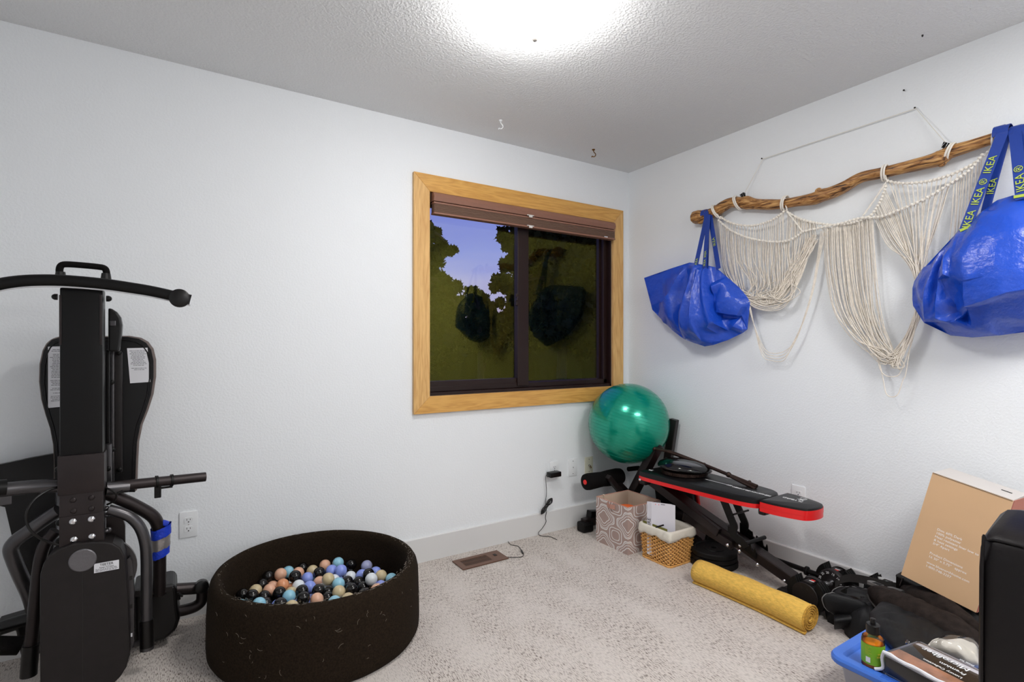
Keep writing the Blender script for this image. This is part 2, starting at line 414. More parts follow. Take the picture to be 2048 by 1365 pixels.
MB().box((MX2-.02, .070, zb-.01), (OX1-.03, .074, zt-.02)).build('window_pane', 'window_glass', wn)
s = MB(); s.box((MX2-.03, .062, OZ0+.02), (OX1-.012, .088, zb+.004)); s.box((OX1-.06, .062, zb), (OX1-.045, .088, zt))
s.build('fixed_sash', 'bronze_vinyl', wn)
lc = W(1033, 600, y=.02)
l = MB(); l.obox(lc, (.016, .02, .075), None, .005); l.obox(lc+V(-.004, -.012, .006), (.010, .018, .03), Matrix.Rotation(.3, 3, 'Y'), .004); l.build('sash_latch', 'bronze_vinyl', wn)

# pleated shade pulled up
sh = thing('window_shade', 'brown cellular shade pulled up at the top of the window', 'window shade', (OX0, -.02, OZ1-.12))
zT = OZ1-.002
xa, xb = OX0+.012, OX1-.006
pr = [(-.045, zT-.052), (-.052, zT-.030), (-.046, zT-.010), (-.032, zT-.001), (-.0, zT-.001), (-.0, zT-.052)]
MB().prism([(xa, y, z) for y, z in pr], (xb-xa, 0, 0)).build('head_rail', 'shade_rail', sh, smooth=30)
MB().box((xa, -.050, zT-.068), (xb-.004, -.008, zT-.058), .002).build('top_rail', 'shade_rail', sh)
c = MB()
for i in range(5):
    z1 = zT-.068-i*.0095; c.prism([(xa+.002, -.046, z1), (xa+.002, -.050, z1-.0048), (xa+.002, -.046, z1-.0095), (xa+.002, -.01, z1-.0095), (xa+.002, -.01, z1)], (xb-xa-.008, 0, 0))
c.build('shade_cloth', 'shade_cloth', sh)
MB().box((xa, -.052, zT-.126), (xb-.004, -.008, zT-.1155), .002).build('bottom_rail', 'shade_rail', sh)
for py_ in (431, 452):
    q = W(1061, py_, y=-.056); c = MB(); c.obox(q, (.05, .008, .006), None, .002); c.obox(q+V(0, -.002, -.007), (.025, .008, .014), None, .003); c.build('pull_clip', 'clear_plastic', sh)
q = W(1212, 474, y=-.054); MB().obox(q, (.03, .003, .006), None, .001).build('end_tag', 'label_white', sh)

# outdoors
g = MB(); g.box((-14, .5, -.9), (16, 40, -.8)); structure(g.build('ground', 'ground_dark', loc=(0, 10, -.8)))
def leafy(name, label, blobs, trunk, depthc, n_leaf, size, seed, parent_cat='tree'):
    rnd = random.Random(seed)
    base = V(trunk[0][0], trunk[0][1], trunk[0][2])
    t = thing(name, label, parent_cat, base)
    tb = MB(); tb.tube(cr(trunk, 5), [.14-.10*i/(5*(len(trunk)-1)) for i in range(5*(len(trunk)-1)+1)], 8)
    for c_, r_ in blobs:
        j = min(trunk, key=lambda p: (V(*p)-c_).length); tb.tube([V(*j), (V(*j)+c_)/2+V(0, 0, .1), c_], [.05, .035, .015], 6)
    tb.build('trunk', 'bark_dark', t, smooth=True)
    vs = []; fs = []
    tot = sum(r_**2 for c_, r_ in blobs)
    LEAF = [(0, -.5), (.18, -.25), (.5, -.3), (.36, 0), (.42, .3), (.15, .22), (0, .55), (-.15, .22), (-.42, .3), (-.36, 0), (-.5, -.3), (-.18, -.25)]
    for c_, r_ in blobs:
        for i in range(int(n_leaf*r_**2/tot)):
            d = Vector((rnd.gauss(0, 1), rnd.gauss(0, 1), rnd.gauss(0, 1))).normalized()
            p = c_+d*r_*(rnd.random()**.35)*(.8+.45*noise.noise((c_+d*1.3)*2.0))
            a = Vector((rnd.gauss(0, 1), rnd.gauss(0, .6)-1.0, rnd.gauss(0, 1))).normalized(); q = a.to_track_quat('Z', 'Y')
            rz = Matrix.Rotation(rnd.random()*6.28, 3, 'Z'); s_ = size*(.6+.8*rnd.random()); o = len(vs)
            vs += [p+q@(rz@V(x*s_, y*s_, 0)) for x, y in LEAF]; fs.append(tuple(range(o, o+12)))
    m = MB(); m.v = vs; m.f = fs
    o = m.build('foliage', 'leaf_dark', t); o['kind'] = 'stuff'
    return t
def bl(lst, t):
    return [(W(px, py, t=t+dt), r*t/1050) for px, py, r, dt in lst]
T1 = 11.0
leafy('maple_tree', 'dark leafy maple silhouette outside, at the left side of the left pane', bl([(845,470,34,0),(868,468,20,.3),(880,500,24,0),(855,520,36,-.3),(905,500,12,0),(870,560,30,.3),(895,578,26,0),(915,575,14,.2),(850,600,50,0),(905,610,30,.2),(925,620,16,0),(850,655,60,0),(900,655,40,.2),(880,690,60,0)], T1),
      [W(820, 900, t=T1), W(830, 700, t=T1), W(845, 560, t=T1), W(850, 460, t=T1)], T1, 6500, .125, 3)
T2 = 13.0
leafy('maple_tree', 'lower leafy treetop silhouette outside, behind the middle of the left pane', bl([(945,585,17,0),(960,600,22,.3),(938,610,18,0),(975,618,20,0),(1000,606,12,0),(955,640,26,0),(990,648,30,.3),(1015,640,24,.2),(925,650,20,0),(1030,610,24,0),(915,668,34,.1),(945,680,36,.2),(985,690,40,.1)], T2),
      [W(960, 900, t=T2), W(962, 760, t=T2), W(958, 620, t=T2)], T2, 4500, .125, 5)
T3 = 10.5
leafy('maple_tree', 'large dark leafy tree outside, filling the view through the right pane', bl([(1040,462,28,0),(1006,470,16,0),(1022,488,20,.2),(1040,520,32,0),(1012,530,16,0),(1000,560,16,0),(990,575,12,0),(1020,570,24,0),(1045,590,36,.2),(1080,480,60,.5),(1130,430,70,.8),(1200,470,70,.8),(1120,530,80,.6),(1210,560,80,.8),(1090,640,80,.5),(1180,660,80,.7),(1040,660,50,.6),(1250,500,60,.8),(1250,640,70,.8)], T3),
      [W(1120, 900, t=T3+.8), W(1125, 700, t=T3+.8), W(1135, 560, t=T3+.8), W(1150, 450, t=T3+.8)], T3, 16000, .15, 9)
def lump(seg, fn):
    m = MB(); m.grid(fn, seg[0], seg[1]); return m
def hedge(name, label, px0, px1, top, t, dz):
    """dense clipped mass with a leafy uneven surface"""
    def fn(u, v):
        px = px0+(px1-px0)*u; tp = W(px, top, t=t); zt_ = tp.z+.35*noise.noise(V(px*.03, t, 0))+.2*noise.noise(V(px*.11, t, 3))
        a = v*PI
        rr = 1+.18*noise.noise(V(px*.05, v*6, t)); base_ = V(tp.x, tp.y, -.8)
        nrm = FWD
        return base_ + nrm*(-math.cos(a)*.9*rr) + V(0, 0, (zt_+.8)*(math.sin(a)**.35)*1.0)
    m = MB(); m.grid(fn, 90, 22); o = m.build(name, 'leaf_dark', smooth=True); tag(o, label, 'hedge'); return o
hedge('hedge', 'tall dark hedge line outside, filling the bottom of both window panes', 700, 1420, 662, 14.5, 0)
hedge('hedge', 'second dense dark tree mass outside, behind the big tree at right', 1055, 1500, 400, 16.5, 0)

# ------------------------------------------------------------------ ceiling lamp, hooks
LP = V(-1.637, -1.172, HH)
cl = thing('ceiling_light', 'glowing white glass dome ceiling light with a small grey finial', 'ceiling light', LP)
MB().lathe([(.17, 0), (.175, -.012), (.16, -.03), (.05, -.03)], LP, (0, 0, 1), 40).build('canopy', 'white_trim', cl, smooth=True)
gm = bpy.data.materials.new('lit_glass'); gm.use_nodes = True; n = gm.node_tree; n.nodes.clear(); em = n.nodes.new('ShaderNodeEmission'); em.inputs[0].default_value = (1, .985, .965, 1); em.inputs[1].default_value = LAMP_GLOW
oo = n.nodes.new('ShaderNodeOutputMaterial'); n.links.new(em.outputs[0], oo.inputs[0]); MATS['lit_glass'] = gm
prof = [(.006, -.118)]+[(.185*math.sin(a), -.030-.09*math.cos(a)) for a in [i*PI/2/10 for i in range(1, 11)]]+[(.182, -.024)]
MB().lathe(prof, LP, (0, 0, 1), 40).build('glass_dome', 'lit_glass', cl, smooth='all')
MB().lathe([(.004, -.118), (.011, -.120), (.012, -.130), (.008, -.136), (.003, -.138)], LP, (0, 0, 1), 16).build('finial', 'finial_grey', cl, smooth=True)
def hook(px, py, m, label):
    p = W(px, py, z=HH)
    t = thing('ceiling_hook', label, 'hook', p)
    MB().lathe([(.010, 0), (.010, -.003), (.006, -.007), (.003, -.008)], p, (0, 0, 1), 16).build('hook_base', m, t, smooth=True)
    u = RGT*1.0
    pts = cr([p+V(0, 0, -.006), p+u*.002+V(0, 0, -.016), p+u*.012+V(0, 0, -.028), p+u*.012+V(0, 0, -.040), p+u*.002+V(0, 0, -.047), p-u*.008+V(0, 0, -.043), p-u*.011+V(0, 0, -.050)], 5)
    MB().tube(pts, .0028, 8).build('hook_stem', m, t, smooth=True)
hook(1001, 241, 'white_plastic', 'small white screw hook in the ceiling above the window')
hook(1187, 299, 'brass', 'small dark brass screw hook in the ceiling near the corner')
p = W(1845, 70, z=HH); tag(MB().lathe([(.0035, 0), (.003, -.006), (.001, -.008)], p, (0, 0, 1), 10).build('ceiling_nail', 'dark_slot'), 'tiny dark nail head in the ceiling, far right', 'nail')
def wall_nail(px, py, lab):
    p = W(px, py, x=0); o = MB(); o.lathe([(.004, .012), (.0038, .0135), (.0015, .0135), (.0012, -.004)], p, (-1, 0, 0), 10); return tag(o.build('nail', 'dark_slot', smooth=True), lab, 'nail')
wall_nail(1810, 182, 'tiny nail alone high on the right wall, above the macrame string')
wall_nail(1526, 318, 'small nail under the left bend of the macrame string')
wall_nail(1832, 217, 'small nail under the upper peak of the macrame string')

# ------------------------------------------------------------------ outlets and switch plates
def wallplate(kind, c, right, up, out, name, label, cat, m='white_plastic', hgt=.114, wid=.070, group=None):
    c = V(*c); R_ = V(*right); U_ = V(*up); O_ = V(*out); M = Matrix((R_, U_, O_)).transposed()
    t = thing(name, label, cat, c, group)
    b_ = MB(); b_.obox(c+O_*.003, (wid, hgt, .006), M, .003); b_.build('plate', m, t, smooth=True)
    P_ = lambda x, y, z=0: c+R_*x+U_*y+O_*z
    if kind == 'outlet':
        for s_ in (1, -1):
            q = MB(); pts = []
            for i in range(24):
                a = 2*PI*i/24; pts.append(P_(max(-.0165, min(.0165, .0185*math.cos(a))), s_*.0195+max(-.0125, min(.0125, .0165*math.sin(a))), .006))
            q.prism(pts, O_*.0018); k_ = q.build('socket', m, t)
            d = MB()
            for x in (-.0063, .0063): d.obox(P_(x, s_*.0195+.003, .0080), (.0020, .0078 if x < 0 else .0066, .001), M)
            d.lathe([(.0026, 0), (.0026, .001)], P_(0, s_*.0195-.0075, .0075), O_, 10); d.build('slot', 'dark_slot', k_)
        MB().lathe([(.003, 0), (.0025, .001)], P_(0, 0, .006), O_, 10).build('screw', 'screw_metal', t)
    else:
        for y in (.030, -.030) if kind == 'jack' else (.0415, -.0415)[:2]:
            MB().lathe([(.003, 0), (.0025, .001)], P_(0, y if kind != 'jack' else y*1.38, .006), O_, 10).build('screw', 'dark_slot' if kind == 'coax' else 'screw_metal', t)
        if kind == 'coax':
            q = MB(); q.lathe([(.0068, 0), (.0068, .003), (.0045, .003), (.0045, .013), (.0038, .014)], P_(0, 0, .006), O_, 12); q.build('coax_jack', 'screw_metal', t, smooth=True)
            q = MB(); q.tube([P_(0, 0, .016), P_(.004, -.006, .020), P_(.009, -.016, .020)], .0028, 8); q.build('cable_stub', 'brass', t)
        else:
            q = MB(); q.obox(P_(0, 0, .007), (.010, .017, .002), M, .0008); q.build('jack', 'white_plastic', t)
            q = MB(); q.obox(P_(0, 0, .0082), (.003, .009, .001), Matrix((R_*.8+U_*.6, U_*.8-R_*.6, O_)).transposed()); q.build('jack_slot', 'dark_slot', t)
    return t
BK = ((1, 0, 0), (0, 0, 1), (0, -1, 0)); RT = ((0, -1, 0), (0, 0, 1), (-1, 0, 0))
wallplate('outlet', W(377, 1049, y=0), *BK, 'wall_outlet', 'white double outlet on the wall behind the ball pit', 'outlet')
wallplate('outlet', W(1108, 941, y=0), *BK, 'wall_outlet', 'white outlet under the window, with a black adapter plugged in', 'outlet')
wallplate('jack', W(1145, 935, y=0), *BK, 'phone_plate', 'plain white phone jack plate between outlet and cable plate', 'wall plate')
wallplate('coax', W(1177, 931, y=0), *BK, 'cable_plate', 'cream cable plate with a metal jack, nearest the corner', 'wall plate', 'almond_plastic')
wallplate('outlet', W(1598, 994, x=0), *RT, 'wall_outlet', 'white outlet on the right wall, just behind the bench seat', 'outlet')

# adapter with bundled cord
ad = thing('power_adapter', 'black plug-in power adapter with its thin cord tied in a bundle', 'adapter', W(1108, 948, y=0))
ac = W(1108, 949, y=-.035)
MB().obox(ac, (.085, .048, .032), None, .005).build('adapter_body', 'black_plastic', ad, smooth=True)
a0 = W(1095, 951, y=-.03)
pts = [ac+V(-.042, 0, -.004), a0+V(-.006, .01, -.01)]+[W(px, py, y=-.018) for px, py in ((1093,985),(1091,1005),(1093,1022),(1091,1036))]+[W(px, py, y=-.022) for px, py in ((1092,1045),(1084,1058),(1077,1066))]+[W(1079, 1071, z=.004), W(1086, 1073, z=.004), W(1100, 1074, z=.004), W(1114, 1080, z=.004)]
MB().tube(cr(pts, 6), .0018, 6).build('cord', 'black_plastic', ad, smooth=True)
MB().tube([ac+V(-.04, 0, -.004), ac+V(-.056, 0, -.010)], [.006, .003], 8).build('strain_relief', 'black_plastic', ad)
bc = MB(); A = W(1103, 998, y=-.03); B_ = W(1083, 1028, y=-.032); ax = (B_-A).normalized(); sd = ax.cross(V(0, 1, 0))
for i in range(9):
    o1 = (i-4)*.0018; o2 = random.uniform(-.006, .006); wv = .010+.003*math.sin(i*2.1); e1 = random.uniform(-.005, .005)
    loop = [A+ax*e1+V(0, o2, 0), A+ax*.02+sd*(wv+o1)+V(0, o2, 0), (A+B_)/2+sd*(.0035+o1)+V(0, -o2*.5, 0), B_-ax*.02+sd*(wv+o1)+V(0, -o2, 0), B_-ax*e1, B_-ax*.02-sd*(wv+o1)+V(0, o2, 0), (A+B_)/2-sd*(.0035+o1), A+ax*.02-sd*(wv+o1)+V(0, o2, 0)]
    bc.tube(cr(loop, 5, True), .0017, 5, closed=True)
bc.build('cord_bundle', 'black_plastic', ad, smooth=True)
q = (A+B_)/2; MB().tube([q-ax*.003, q+ax*.003], .009, 10).build('cord_tie', 'black_plastic', ad)
cp = [W(1015, 1082, z=.004), W(1022, 1090, z=.004), W(1036, 1093, z=.004), W(1042, 1100, z=.004), W(1047, 1107, z=.004), W(1044, 1114, z=.004), W(1030, 1115.5, z=.004), W(1013, 1115, z=.004)]
c2 = thing('low_voltage_cord', 'thin black cord with inline switch on the carpet beside the floor vent', 'cord', cp[3])
MB().tube(cr(cp, 6), .0018, 6).build('cord', 'black_plastic', c2, smooth=True)
MB().tube([W(1042, 1100, z=.006), W(1043.5, 1103, z=.007), W(1046, 1108, z=.006)], [.003, .006, .003], 8).build('inline_switch', 'black_plastic', c2, smooth=True)

# floor register
fv = [W(904, 1125.5, z=0), W(992.5, 1103, z=0), W(1018, 1119, z=0), W(927, 1142, z=0)]
vx0 = (fv[0].x+fv[3].x)/2; vx1 = (fv[1].x+fv[2].x)/2; vy1 = (fv[0].y+fv[1].y)/2; vy0 = (fv[2].y+fv[3].y)/2
fr_ = thing('floor_register', 'bronze metal floor vent set in the carpet near the baseboard', 'floor vent', ((vx0+vx1)/2, (vy0+vy1)/2, 0))
MB().box((vx0+.02, vy0+.02, .001), (vx1-.02, vy1-.02, .0022)).build('dark_throat', 'dark_slot', fr_)
gx0, gx1 = vx0+.032, vx1-.090
m = MB()
for a_, c_ in (((vx0, vy0), (vx1, vy0+.028)), ((vx0, vy1-.028), (vx1, vy1)), ((vx0, vy0+.028), (gx0, vy1-.028)), ((gx1, vy0+.028), (vx1, vy1-.028))): m.box((a_[0], a_[1], .002), (c_[0], c_[1], .007))
m.build('register_plate', 'floor_register', fr_)
NS = 20
for i in range(NS):
    x = gx0+(gx1-gx0)*(i+.5)/NS; s = MB(); s.obox((x, (vy0+vy1)/2, .0060), (.0036, vy1-vy0-.056, .0012), None); s.build('slat', 'floor_register', fr_)
MB().obox((gx0+(gx1-gx0)*.5, (vy0+vy1)/2, .0066), (gx1-gx0, .003, .001)).build('cross_rib', 'floor_register', fr_)
MB().obox((vx1-.045, (vy0+vy1)/2+.01, .0078), (.018, .026, .002), None, .0008).build('damper_lever', 'charcoal_plastic', fr_)

# ------------------------------------------------------------------ ball pit and balls
PC = V(-2.232, -.448, 0); RO, RI, PH = .410, .355, .30
bp = thing('ball_pit', 'round foam ball pit covered in black-brown felt, full of small balls', 'ball pit', PC)
def ring_pt(r_, z, a):
    k_ = 1+.018*math.cos(2*(a-2.2)); lump_ = .0025*noise.noise(V(math.cos(a)*3, math.sin(a)*3, z*6))
    return PC+V(math.cos(a)*(r_*k_+lump_), math.sin(a)*(r_*k_+lump_), z)
outer = [(RO-.035, .001), (RO-.012, .004), (RO-.002, .02), (RO, .05), (RO-.002, .15), (RO-.006, .25), (RO-.012, .278), (RO-.022, .294), (RO-.032, PH), (RI+.014, PH-.001), (RI+.004, PH-.012), (RI, PH-.03), (RI, .16), (RI-.01, .05)]
pm_ = MB(); NA = 96
for r_, z in outer:
    for k_ in range(NA): pm_.v.append(ring_pt(r_, z, 2*PI*k_/NA))
for i in range(len(outer)-1):
    for k_ in range(NA): pm_.f.append((i*NA+k_, i*NA+(k_+1) % NA, (i+1)*NA+(k_+1) % NA, (i+1)*NA+k_))
pm_.f.append(tuple((len(outer)-1)*NA+k_ for k_ in range(NA))); pm_.f.append(tuple(reversed(range(NA))))
pm_.build('foam_ring', 'felt', bp, smooth='all')
hb = MB(); rnd = random.Random(11)
for i in range(330):
    a = rnd.uniform(-2.7, .3) if i % 3 else rnd.uniform(0, 6.28); 
    if i < 60: z = rnd.uniform(.06, .27); r_ = RO+.001
    else: z = None
    L_ = rnd.uniform(.006, .022); an = rnd.uniform(0, 6.28); pts = []
    for j in range(4):
        s_ = j/3*L_; da = math.cos(an+j*.25)*s_/RO; dz = math.sin(an+j*.25)*s_
        if z is not None: pts.append(ring_pt(r_, z+dz, a+da))
        else: pts.append(ring_pt(RO-.026-(i % 7)*.004+dz*.3, PH+.0015, a+da))
    hb.tube(pts, .00035, 3, caps=False)
o = hb.build('pet_hair', 'hair_light', bp); o['kind'] = 'stuff'

BC = {'B': ((20, 18, 18), 'glossy black'), 'L': ((150, 204, 226), 'pale sky blue'), 'V': ((142, 160, 236), 'periwinkle blue'), 'P': ((230, 180, 152), 'peach pink'),
      'T': ((206, 188, 150), 'sand beige'), 'W': ((226, 232, 238), 'milky white'), 'G': ((164, 168, 204), 'greyish lilac'), 'O': ((222, 152, 110), 'orange tan')}
RB = .0262
bmeshes = {}
for k_, (c_, nm) in BC.items():
    mat('ball_'+nm.replace(' ', '_'), c_, .16 if k_ == 'B' else .28, spec=.5)
    q = MB(); q.ball((0, 0, 0), RB, 24); sm = q.build('toy_ball', 'ball_'+nm.replace(' ', '_'), smooth='all', loc=(0, 0, 0)); bmeshes[k_] = sm.data; COL.objects.unlink(sm); bpy.data.objects.remove(sm)
BL = '''340 630 B 0|435 655 B 1|465 595 T 0|522 553 B 0|580 500 B 0|660 465 P 1|740 425 L 0|850 405 B 0|810 440 P 0|795 505 B 1|905 492 V 0|1000 450 B 1|945 432 T 0|1050 385 P 0|1105 430 V 1|1160 365 L 1|1200 445 V 1|1270 378 B 0|1400 390 G 0|1340 470 V 0|1412 462 B 1|1475 445 V 0|1450 510 W 2|1525 475 T 1|1590 530 L 0|1265 470 W 0|1240 525 B 0|1330 530 B 0|1370 570 B 0|1245 575 B 0|1275 610 B 1|1360 640 B 0|1475 595 P 1|1535 560 V 0|1590 575 B -1|1130 505 W 0|1150 560 L 1|1068 510 T 2|1003 528 P 0|1000 578 W 0|990 612 B 1|1090 600 B 0|1160 632 T 1|1065 670 B 0|1240 675 T 0|1135 700 L 0|1040 735 L -1|975 712 P 0|930 572 V 0|840 562 W 0|850 612 B 1|870 692 B 1|928 680 V -1|690 552 O 1|780 572 O -1|680 622 B 1|760 620 T 0|592 605 P 0|545 650 B 0|620 655 B -1|760 675 L 0|650 722 V 0|575 715 B 0|495 718 L 1|415 750 L 0|350 715 L 0|680 745 B 0|775 755 T 0|800 705 V -1|895 752 B 0|580 775 L 0|835 768 V -1|590 545 P -1|1290 690 P -1|1180 715 V -1|710 790 L -1|960 765 L -1'''
balls = []
for s_ in BL.split('|'):
    a_, c_, k_, lv = s_.split(); z = .156+.016*int(lv)
    p = W(400+float(a_)/4.2, 1040+float(c_)/4.2, z=z); balls.append([p, k_, 1.0])
rnd = random.Random(5)
cols = 'BLVPTWBLVB'
for gx in range(-6, 7):          # the layer beneath, seen through the gaps
    for gy in range(-7, 8):
        p = PC+V(gx*.054+(gy % 2)*.027, gy*.047, .100+rnd.uniform(-.005, .005))
        if (p-PC).xy.length < RI-RB-.006: balls.append([p, rnd.choice(cols), .0])
for it in range(60):
    for i in range(len(balls)):
        for j in range(i+1, len(balls)):
            d = balls[i][0]-balls[j][0]; L_ = d.length
            if L_ < 2*RB and L_ > 1e-6:
                wi, wj = (.25, .75) if balls[i][2] and not balls[j][2] else (.5, .5)
                if not balls[j][2]: d = V(d.x, d.y, max(d.z, .01)) if balls[i][2] else d
                d = d.normalized()*(2*RB-L_); balls[i][0] = balls[i][0]+d*wi; balls[j][0] = balls[j][0]-d*wj
    for b_ in balls:
        q = b_[0]-PC; r_ = q.xy.length; lim = RI-RB-.008
        if r_ > lim: b_[0] = PC+V(q.x*lim/r_, q.y*lim/r_, q.z)
        if b_[0].z < .078: b_[0].z = .078
ORD = ['first', 'second', 'third', 'fourth', 'fifth', 'sixth', 'seventh', 'eighth', 'ninth', 'tenth', 'eleventh', 'twelfth', 'thirteenth', 'fourteenth', 'fifteenth']
def in_view(b_):
    """a ball of the lower layer is kept only where some of it shows between the others and over the near rim"""
    d = (b_[0]-CAM).normalized(); sx = d.cross(V(0, 0, 1)).normalized(); sy = sx.cross(d)
    for rr_k in (0, .55, .9):
        for k in range(1 if rr_k == 0 else 10):
            p = b_[0]+(sx*math.cos(k*.628)+sy*math.sin(k*.628))*RB*rr_k-d*RB*math.sqrt(1-rr_k**2); v_ = p-CAM; L_ = v_.length; v_ = v_/L_
            o_ = (CAM-PC).xy; dx = v_.xy; A_ = dx.dot(dx); B2 = o_.dot(dx); C2 = o_.dot(o_)-RI**2; t_in = (-B2-math.sqrt(max(0, B2*B2-A_*C2)))/A_
            if CAM.z+v_.z*t_in < PH-.004: continue
            if all(q is b_ or (lambda w_: w_.dot(v_) > L_+.001 or (w_-v_*w_.dot(v_)).length > RB)(q[0]-CAM) for q in balls): return True
    return False
balls = [b_ for b_ in balls if b_[2] or in_view(b_)]
tops = [b_ for b_ in balls if b_[2]]
tops.sort(key=lambda b_: (b_[0]-CAM).dot(FWD)); third = len(tops)/3
names = {}
for zi, zone in enumerate(('near', 'middle', 'far')):
    part_ = tops[int(zi*third):int((zi+1)*third)]
    for k_ in BC:
        row = sorted((b_ for b_ in part_ if b_[1] == k_), key=lambda b_: (b_[0]-CAM).dot(RGT)/(b_[0]-CAM).dot(FWD))
        for n_i, b_ in enumerate(row): names[id(b_)] = BC[k_][1]+' ball, '+('only' if len(row) == 1 else ORD[n_i])+' such from the left in the '+zone+' third of the heap' if len(row) > 1 else 'the only '+BC[k_][1]+' ball in the '+zone+' third of the heap'
for b_ in balls:
    p, k_, top = b_
    o = bpy.data.objects.new('toy_ball', bmeshes[k_]); COL.objects.link(o); o.location = p
    tag(o, names[id(b_)] if top else BC[k_][1]+' ball half hidden in the lower layer of the ball pit', 'ball', BC[k_][1]+' balls in the ball pit')

# ------------------------------------------------------------------ driftwood wall hanging (right wall)
XB = -.045
def wb(px, py, d=.045): return W(px, py, x=-d)
mh_pts = [(1388,436,13),(1398,434,15),(1412,430,11),(1430,424,11),(1447,413,12),(1462,405,11),(1480,405,12),(1494,406,14),(1512,408,11),(1545,409,11),(1570,407,10),(1600,402,11),(1630,396,14),(1645,390,14),(1660,386,13),(1690,373,12),(1725,354,12),(1770,345,12),(1810,335,12),(1850,325,14),(1880,317,17),(1900,305,13),(1940,292,12),(1985,278,12),(2020,268,12),(2048,260,12),(2085,250,12),(2120,243,10)]
hang = thing('macrame_hanging', 'cream macrame cords draped from a long driftwood branch on the right wall', 'wall hanging', wb(1720, 360))
def driftwood():
    pts = [wb(a, b_) for a, b_, r_ in mh_pts]; tt = []
    P_ = cr(pts, 5); rr = []
    for i in range(len(P_)):
        j = min(i/5, len(pts)-1); a = int(j); b_ = min(a+1, len(pts)-1); rpx = mh_pts[a][2]*(1-j+a)+mh_pts[b_][2]*(j-a)
        dep = (P_[i]-CAM).dot(FWD); rr.append(rpx*dep/1050*.92)
    m = MB(); n = 20
    m.tube(P_, rr, n)
    for i, p in enumerate(P_):
        for k in range(n):
            v = m.v[i*n+k]; d = (v-p); L_ = d.length
            f_ = 1+.16*noise.noise(V(p.y*9+3, k/n*7, p.z*9))+.10*noise.noise(V(p.y*3, math.cos(2*PI*k/n)*3, math.sin(2*PI*k/n)*3))
            m.v[i*n+k] = p+d*f_
    for px, py, r_, dx in ((1494,404,8,.016),(1657,392,7,.014),(1637,383,7,.004),(1403,441,8,.012),(1884,326,8,.006),(1708,366,5,.016),(1392,432,6,.004)):
        q = wb(px, py)+V(-dx, 0, 0); s_ = r_*(q-CAM).dot(FWD)/1050
        m.lathe([(s_, -.008), (s_*1.05, .0), (s_*.8, .006), (s_*.5, .004), (s_*.2, .0)], q, (-1, .1, .15 if py < 400 else -.2), 12)
    return m
def drift_mat():
    m = bpy.data.materials.new('driftwood'); m.use_nodes = True; n = m.node_tree; b = n.nodes['Principled BSDF']; L = n.links.new; b.inputs['Roughness'].default_value = .45
    t = n.nodes.new('ShaderNodeTexCoord'); mp_ = n.nodes.new('ShaderNodeMapping'); mp_.inputs['Scale'].default_value = (1, .09, .8); mp_.inputs['Rotation'].default_value = (.28, 0, 0); L(t.outputs['Object'], mp_.inputs[0])
    z = n.nodes.new('ShaderNodeTexNoise'); z.inputs['Scale'].default_value = 130; z.inputs['Detail'].default_value = 6; z.inputs['Distortion'].default_value = .8; L(mp_.outputs[0], z.inputs[0])
    r = n.nodes.new('ShaderNodeValToRGB'); E_ = r.color_ramp.elements; E_[0].position = .34; E_[0].color = lin((62, 36, 16)); E_[1].position = .66; E_[1].color = lin((206, 160, 100)); k_ = E_.new(.46); k_.color = lin((150, 100, 50))
    L(z.outputs[0], r.inputs[0]); L(r.outputs[0], b.inputs['Base Color']); u = n.nodes.new('ShaderNodeBump'); u.inputs['Strength'].default_value = .7; u.inputs['Distance'].default_value = .004; L(z.outputs[0], u.inputs['Height']); L(u.outputs[0], b.inputs['Normal']); MATS['driftwood'] = m
drift_mat()
driftwood().build('driftwood_branch', 'driftwood', hang, smooth='all')
# hanging string over two nails
sp_ = [wb(1483, 398, .035), wb(1526, 318, .012), wb(1832, 217, .012), wb(1898, 293, .035)]
MB().tube(sp_, .0020, 6).build('hanging_string', 'twine', hang)
# loops of cord tied round the branch
def wrap(px, py, rpx, tilt=0, n=2, r_=.0042):
    c_ = wb(px, py); R_ = rpx*(c_-CAM).dot(FWD)/1050; m = MB()
    for i in range(n):
        pts = []
        for k in range(14):
            a = 2*PI*k/14; pts.append(c_+V(math.cos(a)*R_, (i-.5)*.010-tilt*math.sin(a)*R_+.004*math.cos(a), math.sin(a)*R_))
        m.tube(cr(pts, 2, True), r_, 6, closed=True)
    return m
for px, py, rp_, tl in ((1434, 424, 14, -.5), (1476, 406, 14, -.35), (1570, 407, 14, .2), (1770, 346, 15, .1), (1900, 304, 15, .4), (1990, 277, 14, .1)):
    wrap(px, py, rp_, tl).build('cord_loop', 'cotton_rope', hang, smooth=True)
DX = .050
def knotted(pts, knots=True, r_=.0040, seed=1):
    P_ = cr([wb(a, b_, d) for a, b_, d in pts], 10); m = MB(); rnd = random.Random(seed)
    for s_ in (0, 1):
        m.tube([p+V(math.sin(i*.9+s_*PI)*r_*.6, 0, math.cos(i*.9+s_*PI)*r_*.6) for i, p in enumerate(P_)], r_*.75, 6)
    if knots:
        L_ = 0; nxt = 0
        for i in range(1, len(P_)):
            d = (P_[i]-P_[i-1]); L_ += d.length
            if L_ >= nxt:
                nxt = L_+.0125; dn = d.normalized(); q = P_[i]+V(-.002, 0, 0)
                m.tube([q-dn*.0046, q-dn*.002, q+dn*.002, q+dn*.0046], [r_*1.1, r_*1.75, r_*1.75, r_*1.1], 8)
    return m
